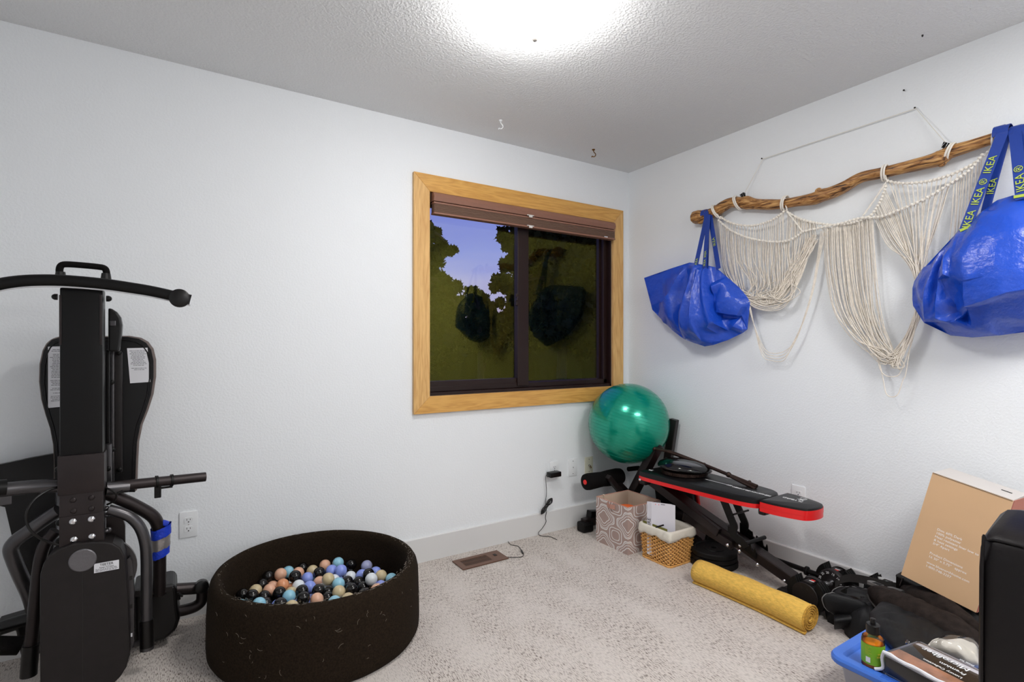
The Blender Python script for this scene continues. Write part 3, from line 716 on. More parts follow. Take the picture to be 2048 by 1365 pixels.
K = [
 ([(1440,434,.05),(1465,447,.055),(1500,452,.055),(1530,446,.055),(1552,436,.055),(1570,422,.055)], True),
 ([(1436,440,.06),(1460,460,.065),(1490,474,.07),(1525,482,.07),(1560,484,.07),(1585,478,.065),(1605,464,.06)], True),
 ([(1574,424,.055),(1600,438,.055),(1630,446,.055),(1665,450,.055),(1700,447,.055),(1728,438,.055),(1745,428,.055),(1762,400,.055),(1773,370,.055)], True),
 ([(1605,464,.06),(1640,456,.06),(1680,448,.06),(1720,437,.06),(1760,434,.065),(1800,420,.065),(1850,398,.065),(1900,368,.065),(1940,340,.065),(1965,310,.06)], True),
 ([(1774,362,.055),(1800,367,.055),(1830,366,.055),(1860,362,.055),(1890,354,.055),(1920,342,.055),(1950,326,.055),(1978,303,.055)], True),
 ([(1574,424,.06),(1590,444,.06),(1605,464,.06)], False), ([(1772,365,.06),(1750,398,.06),(1726,432,.06)], False),
 ([(1990,280,.06),(1984,292,.06),(1977,304,.06)], False), ([(1770,350,.06),(1772,357,.06),(1775,364,.06)], False), ([(1571,410,.06),(1573,417,.06),(1574,424,.06)], False), ([(1434,428,.06),(1437,434,.06),(1440,438,.06)], False)]
for i, (pts, kn) in enumerate(K): knotted(pts, kn, seed=i).build('knotted_rope', 'cotton_rope', hang, smooth=True)
def ev(pts, u):
    """position along a pixel polyline by fraction"""
    n_ = len(pts)-1; j = min(int(u*n_), n_-1); f_ = u*n_-j; a = pts[j]; b_ = pts[j+1]
    return tuple(a[k]+(b_[k]-a[k])*f_ for k in range(3))
fr1 = MB(); rnd = random.Random(21); CR_ = .0020
lo1 = K[1][0]; up1 = K[0][0]
def strand(m, px_pts, r_=CR_, sub=7): m.tube(cr([wb(a, b_, d) for a, b_, d in px_pts], sub), r_, 5, caps=False)
J = lambda s_: rnd.uniform(-s_, s_)
# first swag: cords gathered behind the small bag
for i in range(34):
    u = (i+.5)/34; a = ev(lo1, u*.75); x0, y0 = a[0], a[1]; d = .052+J(.012)
    if i < 10: strand(fr1, [(x0, y0, d), (x0+8+J(3), 530, d), (1462+i*2.2+J(4), 572+J(4), d+.01), (1490+J(6), 590+J(8), d+.015), (1530+J(12), 603+J(9), d+.015), (1570+J(6), 585+J(8), d), (1597+J(5), 545+J(8), d), (1618+i*1.6, 475, d)])
    else:
        xb = x0+(1555-x0)*.30+J(8); strand(fr1, [(x0, y0, d), (x0+J(3), 520, d), (xb+J(4), 570+J(12), d+.01), (xb-14+J(8), 592+J(8), d+.015), (xb-2+J(10), 603+J(8), d+.02), (xb+25+J(8), 590+J(8), d+.01), (1588+J(10), 550+J(12), d), (1600+i*1.1, 480+J(4), d)])
for i in range(26):
    u = (i+.5)/26; a = ev(up1, .08+u*.9); d = .045+J(.006); xe = a[0]+(1520-a[0])*.25+J(6)
    strand(fr1, [(a[0], a[1], d), (a[0]+J(2), (a[1]+560)/2, d), (xe, 585+J(10), d)])
for i in range(22):
    x0 = 1576+i*2.6; y0 = 428+i*.9; d = .05+J(.008)
    strand(fr1, [(x0, y0, d), (x0-4+J(3), 500, d), (1580+J(8)-i*.3, 560+J(10), d+.006), (1552+J(12), 592+J(8), d+.012), (1525+J(14), 606+J(6), d+.016), (1495+J(8), 596+J(6), d+.015), (1478+J(4), 586+J(5), d+.01)])
for i in range(5):
    strand(fr1, [(1478+i, 585, .07), (1510+J(4), 606+i*2, .075), (1540+J(6), 612+i*2.5, .075), (1572+J(4), 600+i*2, .065), (1600+J(4), 555, .055), (1625+i*2, 470, .05)])
for i in range(4):     # long loose loop
    strand(fr1, [(1642+i*3, 462, .05), (1634+i*1.6, 520, .05), (1624+i, 580, .05), (1608, 635+i*2, .05), (1590+J(2), 680+i, .05), (1570+J(2), 702+i*6, .05), (1545, 707+i*5, .055), (1527-i, 695+i*5, .06), (1508, 650, .065), (1497+i, 612, .07), (1492, 596, .07)], sub=8)
o = fr1.build('cord_fringe', 'cotton_cord', hang, smooth='all'); o['kind'] = 'stuff'
fr2 = MB(); up2 = K[4][0]; lo2 = K[3][0]; cen = 1838
for i in range(44):    # cords that hang from the middle, loop low and rise to where the large bag pinches them
    u = i/43; x0 = 1648+u*97; y0 = 458-u*22; d = .048+J(.01); q = u+J(.12)
    bx = 1712+q*55; by = 700+q*22+J(12)
    strand(fr2, [(x0, y0, d), (x0+4+u*2+J(2), 540, d), (x0+22-u*8+J(4), 620+J(6), d), (x0+62-u*30+J(6), 680+J(6), d+.004), (bx+40-u*6+J(6), by+J(6)+8, d+.01), (1790+J(10), 714-J(12)+q*8, d+.012), (1817+J(6), 676+J(8), d+.012), (cen-3+J(7), 630+J(5), d+.012), (cen+J(6), 596, d+.01)])
for k_, (lx, ly) in enumerate(((1780, 757), (1782, 795))):
    strand(fr2, [(1690+k_*20, 450, .05), (1712+k_*18, 600, .05), (1750+k_*4, 700, .052), (1760+k_*6, 738+k_*20, .055), (lx-8, ly-5, .055), (lx+12, ly-4, .055), (1803+k_*3, 740+k_*20, .055), (1825-k_*12, 680+k_*60, .055), (cen-8, 625, .06)], sub=8)
for i in range(40):    # upper right: cords fan down into the pinch
    u = i/39; src = lo2 if i % 2 else up2; a = ev(src, (.42+u*.55) if i % 2 else (.02+u*.93)); d = .048+J(.008)
    if a[0] < 1905: strand(fr2, [(a[0], a[1], d), (a[0]+(cen-a[0])*.42+J(3), a[1]+(545-a[1])*.45, d), (cen+2+J(8)+(a[0]-cen)*.1, 545+J(6), d+.01), (cen+J(6), 596, d+.01)])
    else: strand(fr2, [(a[0], a[1], d), (a[0]-6+J(3), a[1]+100, d), (a[0]-18+J(5), a[1]+200+J(14), d)])
for i in range(14):
    x0 = 1748+i*1.6; y0 = 432-i*4.2; d = .048+J(.006); strand(fr2, [(x0, y0, d), (x0+28, y0+60, d), (cen-12+J(6), 535+J(6), d+.008), (cen+J(5), 590, d+.01)])
for i in range(16):
    a = ev(K[2][0], .04+i/16*.6); d = .046; strand(fr1 if False else fr2, [(a[0], a[1], d), (a[0]+1, a[1]+ (14 if a[0] > 1610 else 26), d+.01)])
o = fr2.build('cord_fringe', 'cotton_cord', hang, smooth='all'); o['kind'] = 'stuff'
def clip(px, py, ang, lab):
    c_ = wb(px, py, .055); M = Matrix.Rotation(ang, 3, 'X'); t = thing('binder_clip', lab, 'clip', c_)
    MB().prism([c_+M@V(*q) for q in ((-.010, -.012, .010), (.010, -.012, .010), (.0015, -.012, -.012), (-.0015, -.012, -.012))], M@V(0, .024, 0)).build('clip_body', 'black_metal', t)
    for s_ in (-1, 1):
        w_ = [V(s_*.009, -.005, .010), V(s_*.012, -.007, -.006), V(s_*.010, -.006, -.020), V(s_*.010, .006, -.020), V(s_*.012, .007, -.006), V(s_*.009, .005, .010)]
        MB().tube([c_+M@q for q in w_], .0008, 5).build('wire_arm', 'chrome', t)
clip(1486, 391, -.35, 'small black binder clip gripping the string at the left end of the driftwood')
clip(1892, 291, .55, 'black binder clip gripping the string near the large blue bag')

# ------------------------------------------------------------------ blue carrier bags
def bag_mat():
    m = mat('tarp_blue', (18, 74, 194), .27, spec=.65, bump=.6, bscale=55, bdetail=5, bdist=.005)
    n = m.node_tree; b = n.nodes['Principled BSDF']; bu = [x for x in n.nodes if x.type == 'BUMP'][0]; t = [x for x in n.nodes if x.type == 'MAPPING'][0]
    ck = n.nodes.new('ShaderNodeTexChecker'); ck.inputs['Scale'].default_value = 300; n.links.new(t.outputs[0], ck.inputs[0])
    u2 = n.nodes.new('ShaderNodeBump'); u2.inputs['Strength'].default_value = .35; u2.inputs['Distance'].default_value = .0006
    n.links.new(ck.outputs['Fac'], u2.inputs['Height']); n.links.new(bu.outputs[0], u2.inputs['Normal']); n.links.new(u2.outputs[0], b.inputs['Normal'])
bag_mat()
mat('tarp_inside', (16, 58, 178), .4, bump=.3, bscale=25, bdist=.01)
def resample(poly, n, closed=True):
    P_ = [Vector(p) for p in poly]; seg = []; M_ = len(P_) if closed else len(P_)-1
    L_ = [0]
    for i in range(M_): L_.append(L_[-1]+(P_[(i+1) % len(P_)]-P_[i]).length)
    out = []
    for k in range(n):
        s_ = L_[-1]*k/(n if closed else n-1); i = max(j for j in range(M_) if L_[j] <= s_+1e-9) if s_ < L_[-1] else M_-1
        f_ = (s_-L_[i])/max(1e-9, L_[i+1]-L_[i]); out.append(P_[i].lerp(P_[(i+1) % len(P_)], f_))
    return out
def seg_d(p, a, b_):
    ab = b_-a; t = max(0, min(1, (p-a).dot(ab)/max(1e-9, ab.dot(ab)))); return (p-(a+ab*t)).length, t
def tarp(px_outline, centre, x0, depth, creases, nA=150, nR=34, crump=.006, seed=0, pw=.55, back=.03):
    """stuffed sheet: outline given in wall-plane positions, bulging towards the room, creased along given lines"""
    ol = resample([(a, b_, 0) for a, b_ in px_outline], nA); c_ = Vector((centre[0], centre[1], 0)); m = MB()
    def X(p, s_):
        h = depth*(max(0, 1-s_*s_)**pw)
        for (ax_, ay, bx, by, wd, am) in creases:
            d, t = seg_d(p, Vector((ax_, ay, 0)), Vector((bx, by, 0)))
            if d < wd: h += am*(1-d/wd)**1.0*min(1, (1-s_)*9+.05)*(1 if am > 0 else 1)
        q = p*.045; h += crump*(1.5*abs(noise.noise(V(q.x*.55, q.y*.55, seed)))+.5*abs(noise.noise(V(q.x*1.5, q.y*1.5, seed+5)))-.45)*min(1, (1-s_)*8)
        return x0+max(0, h)
    m.v.append(wb(centre[0], centre[1], x0)+V(-(X(c_, 0)-x0), 0, 0))
    for r_ in range(1, nR+1):
        s_ = (r_/nR)**.8
        for a in range(nA):
            p = c_.lerp(ol[a], s_); q = wb(p.x, p.y, x0); m.v.append(q+V(-(X(p, s_)-x0), 0, 0))
    for a in range(nA): m.f.append((0, 1+a, 1+(a+1) % nA))
    for r_ in range(nR-1):
        for a in range(nA): o = 1+r_*nA; m.f.append((o+a, o+nA+a, o+nA+(a+1) % nA, o+(a+1) % nA))
    o = 1+(nR-1)*nA; nb = len(m.v)    # back side, gently domed to the wall
    for a in range(nA): p = c_.lerp(ol[a], .72); m.v.append(wb(p.x, p.y, x0)+V(min(back, x0-.008), 0, 0))
    for a in range(nA): m.f.append((o+a, nb+a, nb+(a+1) % nA, o+(a+1) % nA))
    m.f.append(tuple(nb+a for a in range(nA)))
    return m
def strap(m, px_a, px_b, da, db, wpx, over=None, twist=0, mid=None, th=.002):
    a = wb(px_a[0], px_a[1], da); b_ = wb(px_b[0], px_b[1], db); pts = [a, (a+b_)/2 if mid is None else wb(*mid), b_]; P_ = cr(pts, 6)
    dr = (b_-a).normalized(); sd = dr.cross(V(-1, 0, 0)).normalized(); ww = wpx*(a-CAM).dot(FWD)/1050/2
    hv = [(Matrix.Rotation(twist*(i/(len(P_)-1)), 3, dr)@sd)*ww for i in range(len(P_))]
    m.ribbon(P_, hv, th); return a, b_, dr, sd
def strap_text(parent, a, b_, dr, body, pos, size, off=.003, flip=1):
    o_ = a.lerp(b_, pos)+V(-off, 0, 0); x = dr*flip; y = V(-1, 0, 0).cross(x); text(body, o_-y*size*.36, x, y, size, 'strap_yellow', parent, 'strap_lettering')

bg1 = thing('shopping_bag', 'smaller-looking blue tarpaulin carrier bag at the left end of the driftwood', 'bag', wb(1395, 600, .10))

from mathutils.geometry import delaunay_2d_cdt
def creased(sil, chains, inner, ox, oy, k, name, parent, d0, seed, m='tarp_blue'):
    """tarpaulin bag: silhouette and fold points (x, y, distance from the wall) joined by flat creased facets, closed at the back"""
    flat_ = []; ce = []; n = len(sil)
    for ch_l in chains:
        for q_i, q in enumerate(ch_l):
            if q_i: ce.append((n+len(flat_)-1, n+len(flat_)))
            flat_.append(q)
    pts = [(ox+a[0]/k, oy+a[1]/k, (a[2] if len(a) > 2 else d0)) for a in sil+flat_+inner]
    base_ = [wb(p[0], p[1], .09) for p in pts]
    v2 = [Vector((-b_.y, b_.z)) for b_ in base_]
    out = delaunay_2d_cdt(v2, [(i, (i+1) % n) for i in range(n)]+ce, [list(range(n))], 1, 1e-6, True)
    vs, fs, ov = out[0], out[2], out[3]
    bm = bmesh.new(); bv = []
    for i, p in enumerate(vs):
        o_ = ov[i][0] if ov[i] else 0; bv.append(bm.verts.new(V(-pts[o_][2], -p.x, p.y)))
    for f in fs:
        try: bm.faces.new([bv[q] for q in f])
        except ValueError: pass
    bmesh.ops.triangulate(bm, faces=list(bm.faces))
    edge_v = [v for v in bm.verts if v.is_boundary]
    bmesh.ops.subdivide_edges(bm, edges=list(bm.edges), cuts=3, use_grid_fill=True)
    for it_ in range(3):
        nx = {v: v.co.x*.45+.55*sum(e_.other_vert(v).co.x for e_ in v.link_edges)/len(v.link_edges) for v in bm.verts if not v.is_boundary}
        for v, x_ in nx.items(): v.co.x = x_
    bm.normal_update()
    for v in bm.verts:
        if not v.is_boundary:
            q = v.co*16; v.co.x -= .0045*(abs(noise.noise(V(q.x, q.y, q.z+seed)))*2-.5)+.0018*noise.noise(v.co*55)
    be = [e_ for e_ in bm.edges if e_.is_boundary]
    ex = bmesh.ops.extrude_edge_only(bm, edges=be)['geom']
    nv = [g_ for g_ in ex if isinstance(g_, bmesh.types.BMVert)]
    cy = sum(v.co.y for v in nv)/len(nv); cz_ = sum(v.co.z for v in nv)/len(nv)
    for v in nv: v.co = V(-.022, cy+(v.co.y-cy)*.88, cz_+(v.co.z-cz_)*.88)
    bmesh.ops.contextual_create(bm, geom=[e_ for e_ in bm.edges if e_.is_boundary])
    mm = MB(); bm.verts.index_update(); mm.v = [v.co.copy() for v in bm.verts]; mm.f = [tuple(v.index for v in f.verts) for f in bm.faces]; bm.free()
    return mm.build(name, m, parent, smooth=34)
sil1 = [(50,665,.10),(200,625,.10),(330,572,.11),(440,540,.11),(515,518,.12),(560,522,.12),(600,530,.13),(640,548,.13),(700,552,.12),(760,562,.11),(850,650,.10),(960,750,.09),(1020,830,.08),(1060,900,.075),(1040,960,.08),(985,1032,.08),(1005,1165,.05),(960,1200,.05),(830,1270,.065),(700,1320,.08),(630,1332,.09),(530,1300,.09),(430,1262,.09),(385,1222,.08),(300,1180,.07),(240,1120,.07),(175,1030,.07),(110,975,.08),(105,925,.085),(75,800,.09)]
ch1 = [[(500,545,.125),(488,650,.095),(462,780,.085),(440,920,.085),(412,1060,.085),(400,1200,.085)],
 [(470,575,.13),(415,690,.165),(340,820,.17),(268,905,.15),(185,1025,.085)],
 [(590,560,.165),(572,700,.20),(535,850,.215),(500,1000,.22),(480,1130,.20),(500,1250,.13)],
 [(612,600,.15),(600,760,.165),(590,920,.185),(600,1060,.20)],
 [(638,590,.18),(634,760,.215),(630,920,.235),(624,1070,.235),(635,1180,.20),(640,1280,.125)],
 [(665,600,.155),(672,760,.17),(690,920,.18),(715,1040,.19)],
 [(690,590,.165),(705,720,.195),(730,860,.21),(765,990,.21),(797,1098,.20)],
 [(705,585,.12),(735,720,.13),(765,860,.125),(785,990,.11),(812,1085,.095)],
 [(850,685,.13),(770,760,.175),(745,830,.165)],[(860,720,.14),(930,840,.155),(1020,935,.115)],
 [(795,1000,.145),(880,1018,.14),(970,1028,.12)],[(800,1020,.075),(880,1042,.07),(965,1046,.065)],
 [(797,1105,.19),(735,1150,.17),(655,1165,.185)],[(870,1085,.09),(925,1140,.12),(985,1165,.075)],[(790,1140,.10),(760,1210,.09),(700,1290,.10)],
 [(110,930,.09),(190,905,.095),(270,893,.10)]]
in1 = [(380,1000,.155),(300,1040,.15),(240,1090,.11),(340,1150,.11),(380,1075,.15),(250,700,.10),(330,640,.105),(160,790,.09),(820,900,.165),(900,950,.15),(850,1180,.07),(560,1180,.19),(560,1050,.195),(420,620,.125)]
creased(sil1, ch1, in1, 1280, 420, 4.874, 'bag_body', bg1, .09, 1)
stt = MB(); s1 = strap(stt, (1414, 430), (1391, 534), .082, .14, 10); s2 = strap(stt, (1417, 430), (1409, 535), .086, .15, 10); s3 = strap(stt, (1420, 432), (1437, 538), .080, .12, 10); s4 = strap(stt, (1416, 432), (1413, 538), .078, .13, 8)
stt.build('bag_handles', 'strap_blue', bg1)
lp_ = MB()
for i, (px, dd) in enumerate(((1411, 0), (1419, .002))):
    c_ = wb(px, 431); R_ = .034+dd; pts = [c_+V(math.cos(a)*R_, .001*i, math.sin(a)*R_) for a in [PI*k/10*1.1-.15 for k in range(11)]]; lp_.ribbon(pts[::-1], (0, .012, 0), .002)
c_ = wb(1415, 440); 
lp_.ribbon([wb(1412, 424, .082), wb(1413, 440, .084), wb(1414, 455, .086)], (0, .016, 0), .002)
lp_.build('handle_loop', 'strap_blue', bg1)
strap_text(bg1, s3[0], s3[1], s3[2], 'IKEA', .58, .026, .0035, -1); strap_text(bg1, s1[0], s1[1], s1[2], 'IKEA', .98, .022, .0035, -1)
strap_text(bg1, s2[0], s2[1], s2[2], 'IKEA  IKEA', .98, .020, .004, -1); strap_text(bg1, wb(1414, 424, .088), wb(1414, 460, .088), V(0, 0, -1), 'IKEA', 1.1, .024, .002, -1)

bg2 = thing('shopping_bag', 'large bulging blue tarpaulin carrier bag on the driftwood, at the right edge', 'bag', wb(1960, 540, .12))

sil2 = [(50,1000,.10),(60,960,.10),(95,905,.10),(150,860,.10),(220,790,.11),(320,680,.12),(345,665,.13),(400,620,.12),(480,530,.10),(510,505,.10),(560,480,.11),(660,458,.13),(790,450,.13),(900,480,.12),(1000,620,.10),(1080,800,.10),(1100,1000,.10),(1000,1180,.09),(860,1240,.09),(700,1240,.09),(560,1280,.09),(400,1292,.09),(270,1280,.09),(200,1240,.09),(160,1205,.10),(130,1205,.12),(110,1110,.13),(60,1105,.11),(50,1070,.10)]
ch2 = [[(335,690,.15),(300,820,.215),(272,960,.225),(255,1090,.225),(240,1180,.20)],
 [(245,800,.165),(215,900,.195),(190,1000,.21),(172,1080,.21),(150,1190,.15)],
 [(290,760,.145),(262,880,.155),(240,1000,.165),(222,1110,.17)],
 [(130,880,.12),(112,960,.15),(118,1040,.165),(130,1100,.15)],[(80,975,.12),(95,1040,.125),(100,1090,.12)],
 [(352,700,.17),(350,800,.215),(345,900,.235),(318,932,.255),(292,955,.245)],
 [(318,932,.25),(352,950,.235),(395,1000,.215),(447,978,.27),(440,1050,.255),(432,1110,.235),(376,1135,.205),(390,1168,.185),(352,1195,.20),(320,1207,.195),(150,1197,.15)],
 [(300,960,.22),(312,1040,.18),(350,1095,.175),(370,1140,.15)],
 [(440,1118,.245),(560,1088,.27),(706,1040,.285),(900,1005,.26)],[(442,1130,.215),(560,1106,.245),(706,1062,.26),(900,1030,.235)],
 [(500,560,.16),(470,700,.235),(450,850,.27),(448,970,.275)],
 [(392,1175,.13),(440,1240,.16),(520,1262,.14)]]
in2 = [(520,545,.14),(500,620,.205),(600,560,.205),(650,700,.265),(680,900,.285),(760,600,.24),(900,700,.24),(900,850,.26),(560,800,.272),(580,950,.28),(400,800,.245),(400,900,.26),(400,1060,.205),(700,1180,.17),(560,1190,.19),(900,1150,.15),(250,1240,.12),(350,1255,.13),(420,680,.195),(190,860,.14),(230,1190,.19),(160,1000,.17)]
creased(sil2, ch2, in2, 1810, 240, 2.967, 'bag_body', bg2, .10, 5)
st2 = MB(); t1 = strap(st2, (2004, 268), (1929, 462), .085, .16, 19); t2 = strap(st2, (2012, 270), (1966, 440), .078, .11, 16, twist=.3); t3 = strap(st2, (2030, 266), (2044, 398), .085, .17, 19); t4 = strap(st2, (2040, 266), (2058, 398), .080, .15, 17)
st2.build('bag_handles', 'strap_blue', bg2)
lp2 = MB()
for px, dy in ((2001, 0), (2012, .003), (2034, 0), (2044, .003)):
    c_ = wb(px, 272); R_ = .036+dy; pts = [c_+V(math.cos(a)*R_, 0, math.sin(a)*R_*1.05) for a in [PI*k/10*1.15-.25 for k in range(11)]]; lp2.ribbon(pts[::-1], (0, .016, 0), .002)
lp2.build('handle_loop', 'strap_blue', bg2)
strap_text(bg2, t1[0], t1[1], t1[2], 'IKEA  IKEA ®  IKEA', .97, .034, .004, -1); strap_text(bg2, t3[0], t3[1], t3[2], 'IKEA ®', .9, .036, .004, -1); strap_text(bg2, t2[0], t2[1], t2[2], 'IKEA', .7, .03, .004, -1)
tb_ = MB()
for px, py in ((1931, 457), (2041, 392)):
    q = wb(px, py, .17); tb_.obox(q, (.004, .036, .010), Matrix.Rotation(-.35 if px < 2000 else 0, 3, 'X'))
tb_.build('stitched_tab', 'strap_yellow', bg2)

# ------------------------------------------------------------------ exercise ball
EB = V(-.262, -.262, .697)
def ball_mat():
    m = mat('teal_vinyl', (0, 152, 124), .22, .42, spec=.6, coat=.3)
    n = m.node_tree; b = n.nodes['Principled BSDF']; t = n.nodes.new('ShaderNodeTexCoord'); wv = n.nodes.new('ShaderNodeTexNoise'); mp_ = n.nodes.new('ShaderNodeMapping')
    mp_.inputs['Rotation'].default_value = (.0, .32, .5); mp_.inputs['Scale'].default_value = (1.5, 1.5, 40); wv.inputs['Scale'].default_value = 1.6; wv.inputs['Detail'].default_value = 3
    n.links.new(t.outputs['Object'], mp_.inputs[0]); n.links.new(mp_.outputs[0], wv.inputs[0]); u = n.nodes.new('ShaderNodeBump'); u.inputs['Strength'].default_value = .12; u.inputs['Distance'].default_value = .004
    n.links.new(wv.outputs[0], u.inputs['Height']); n.links.new(u.outputs[0], b.inputs['Normal'])
ball_mat()
eb = thing('exercise_ball', 'large shiny teal exercise ball wedged in the corner on the weight bench', 'exercise ball', EB-V(0, 0, .26))
MB().ball(EB, .258, 64).build('ball_skin', 'teal_vinyl', eb, smooth='all')
rg = MB(); axr = V(.28, -.12, 1).normalized(); uu = axr.cross(V(0, 1, 0)).normalized(); vv_ = axr.cross(uu)
for i in range(-11, 12):
    h = i*.020+.004; r_ = math.sqrt(max(0, .2582**2-h*h))
    rg.tube([EB+axr*h+(uu*math.cos(a)+vv_*math.sin(a))*r_ for a in [2*PI*k/72 for k in range(72)]], .0009, 4, closed=True)
rg.build('grip_ring', 'teal_vinyl', eb, smooth='all')
pl = EB+V(.03, -.235, -.118).normalized()*.257
MB().lathe([(.011, 0), (.010, .003), (.004, .004)], pl, (pl-EB), 14).build('air_plug', 'black_plastic', eb)

# ------------------------------------------------------------------ weight bench
bn = thing('weight_bench', 'black and red padded weight bench on dark steel legs along the right wall', 'weight bench', (-.26, -.85, 0))
def pad(outline, z0, z1, edge=.008):
    """flat cushion with a rounded top rim: outline in room x,y"""
    m = MB(); n = len(outline); c_ = Vector((sum(p[0] for p in outline)/n, sum(p[1] for p in outline)/n, 0))
    lv = [(0, z0), (0, z1-edge), (edge*.3, z1-edge*.3), (edge, z1)] if edge else [(0, z0), (0, z1)]
    for ins, z in lv:
        for p in outline:
            q = Vector((p[0], p[1], 0)); d = (c_-q); m.v.append(V(q.x, q.y, z)+d.normalized()*ins)
    for i in range(len(lv)-1):
        for k in range(n): m.f.append((i*n+k, i*n+(k+1) % n, (i+1)*n+(k+1) % n, (i+1)*n+k))
    m.f.append(tuple(reversed(range(n)))); m.f.append(tuple((len(lv)-1)*n+k for k in range(n))); return m
def rounded(pts, n=6): return [(p.x, p.y) for p in cr([(a, b_, 0) for a, b_ in pts], n, True)]
bo = rounded([(-.430,-.525),(-.435,-.60),(-.425,-.80),(-.41,-1.0),(-.395,-1.14),(-.36,-1.225),(-.27,-1.245),(-.18,-1.22),(-.150,-1.14),(-.14,-1.0),(-.125,-.80),(-.115,-.60),(-.12,-.525),(-.14,-.515),(-.27,-.512),(-.41,-.515)])
so = rounded([(-.378,-1.255),(-.374,-1.33),(-.345,-1.425),(-.315,-1.452),(-.26,-1.462),(-.205,-1.452),(-.175,-1.42),(-.150,-1.33),(-.148,-1.255),(-.16,-1.248),(-.26,-1.246),(-.365,-1.248)])
pad(bo, .432, .4635, .012).build('back_pad', 'black_vinyl', bn, smooth=True)
pad([(x*1.006+.0015, y) for x, y in bo], .412, .433, 0).build('back_pad_band', 'red_vinyl', bn, smooth=30)
pad(so, .452, .4635, .010).build('seat_pad', 'black_vinyl', bn, smooth=True)
pad([(-.262+(x+.262)*1.012, y*1.001) for x, y in so], .430, .4525, 0).build('seat_band', 'red_vinyl', bn, smooth=30)
pad([(-.262+(x+.262)*1.008, y) for x, y in so], .408, .4295, 0).build('seat_band', 'red_vinyl', bn, smooth=30)
ZP = .4639
pl_ = MB(); pl_.box((-.276, -.86, ZP), (-.272, -.995, ZP+.0004)); 
for i in range(3): pl_.box((-.290+.006, -.998-i*.010, ZP), (-.266, -1.003-i*.010, ZP+.0004))
pl_.build('printed_stripe', 'white_ink', bn)
text('WEIGHT BENCH FITNESS', (-.291, -1.030, ZP), (0, -1, 0), (1, 0, 0), .022, 'white_ink', bn, space=.85)
text('FLYBIRD', (-.236, -1.33, ZP), (0, 1, 0), (-1, 0, 0), .026, 'white_ink', bn, align='CENTER'); 
bd_ = MB()    # small bird-like emblem
bd_.prism([(-.222+.0, -1.345, ZP), (-.200, -1.325, ZP), (-.214, -1.335, ZP), (-.196, -1.348, ZP), (-.212, -1.350, ZP), (-.190, -1.372, ZP), (-.216, -1.364, ZP), (-.226, -1.372, ZP)], (0, 0, .0004)); bd_.build('printed_emblem', 'white_ink', bn)
text('Fitness', (-.178, -1.35, ZP), (0, 1, 0), (-1, 0, 0), .012, 'white_ink', bn, align='CENTER')
bd2 = MB(); bd2.prism([(-.380, -.545, ZP), (-.362, -.535, ZP), (-.366, -.548, ZP), (-.352, -.560, ZP), (-.370, -.560, ZP), (-.374, -.572, ZP)], (0, 0, .0004)); bd2.build('printed_emblem', 'white_ink', bn)
fa = V(-.305, -.545, .375); fb = V(-.225, -1.325, .075)
MB().bar(fa, fb, .075, .05, bev=.006).build('main_beam', 'dark_steel', bn)
m = MB(); m.bar(fa+V(-.05, .01, .02), fa.lerp(fb, .55)+V(-.05, 0, .0), .03, .045, bev=.004); m.build('side_beam', 'dark_steel', bn)
MB().bar((-.47, -1.345, .032), (-.06, -1.345, .032), .05, .05, bev=.005).build('front_foot', 'dark_steel', bn)
for x in (-.33, -.085): MB().obox((x, -1.345, .03), (.06, .062, .060), None, .012).build('foot_cap', 'rubber', bn)
MB().bar((-.52, -.115, .055), (-.06, -.115, .055), .05, .05, bev=.005).build('rear_foot', 'dark_steel', bn)
for x in (-.505, -.09): MB().obox((x, -.118, .032), (.085, .075, .062), None, .014).build('foot_cap', 'rubber', bn)
MB().obox((-.415, -.105, .085), (.10, .05, .06), Matrix.Rotation(.15, 3, 'Y'), .006).build('transport_bracket', 'black_metal', bn)
# rising posts of the frame
MB().bar((-.235, -.16, .05), (-.238, -.485, .585), .066, .05, bev=.005).build('upright_post', 'dark_steel', bn)
MB().bar((-.075, -.35, .05), (-.052, -.455, .73), .04, .05, bev=.004).build('rear_post', 'dark_steel', bn)
MB().bar((-.205, -.17, .16), (-.230, -.98, .215), .045, .045, bev=.004).build('lower_beam', 'dark_steel', bn)
MB().bar((-.30, -.74, .235), (-.30, -1.05, .165), .035, .045, bev=.004).build('lower_bracket', 'dark_steel', bn)
def wavy(x):
    """support plate with two S bends, cut from flat bar"""
    pts = [W(px, py, x=x) for px, py in ((1446, 998), (1463, 1040), (1468, 1052), (1466, 1062), (1470, 1074), (1484, 1084), (1492, 1096))]
    P_ = cr(pts, 5); return flatbar(P_)
def flatbar(P_, hw=.020):
    m = MB(); N = len(P_); hv = []
    for i in range(N):
        d = P_[min(i+1, N-1)]-P_[max(i-1, 0)]; d.x = 0; d.normalize(); hv.append(d.cross(V(1, 0, 0)).normalized()*hw)
    m.ribbon(P_, hv, .008); return m
wavy(-.325).build('support_arm', 'black_metal', bn); 
pts = [W(px, py, x=-.19) for px, py in ((1468, 998), (1487, 1040), (1490, 1052), (1487, 1062), (1492, 1072), (1504, 1080), (1508, 1092))]; flatbar(cr(pts, 5)).build('support_arm', 'black_metal', bn)
q1 = W(1466, 1030, x=-.325); MB().cyl(q1, q1+V(.13, 0, 0), .005, 10).build('cross_rod', 'black_metal', bn)
q1 = W(1492, 1088, x=-.33); MB().cyl(q1, q1+V(.16, 0, 0), .010, 12).build('lock_rod', 'black_metal', bn)
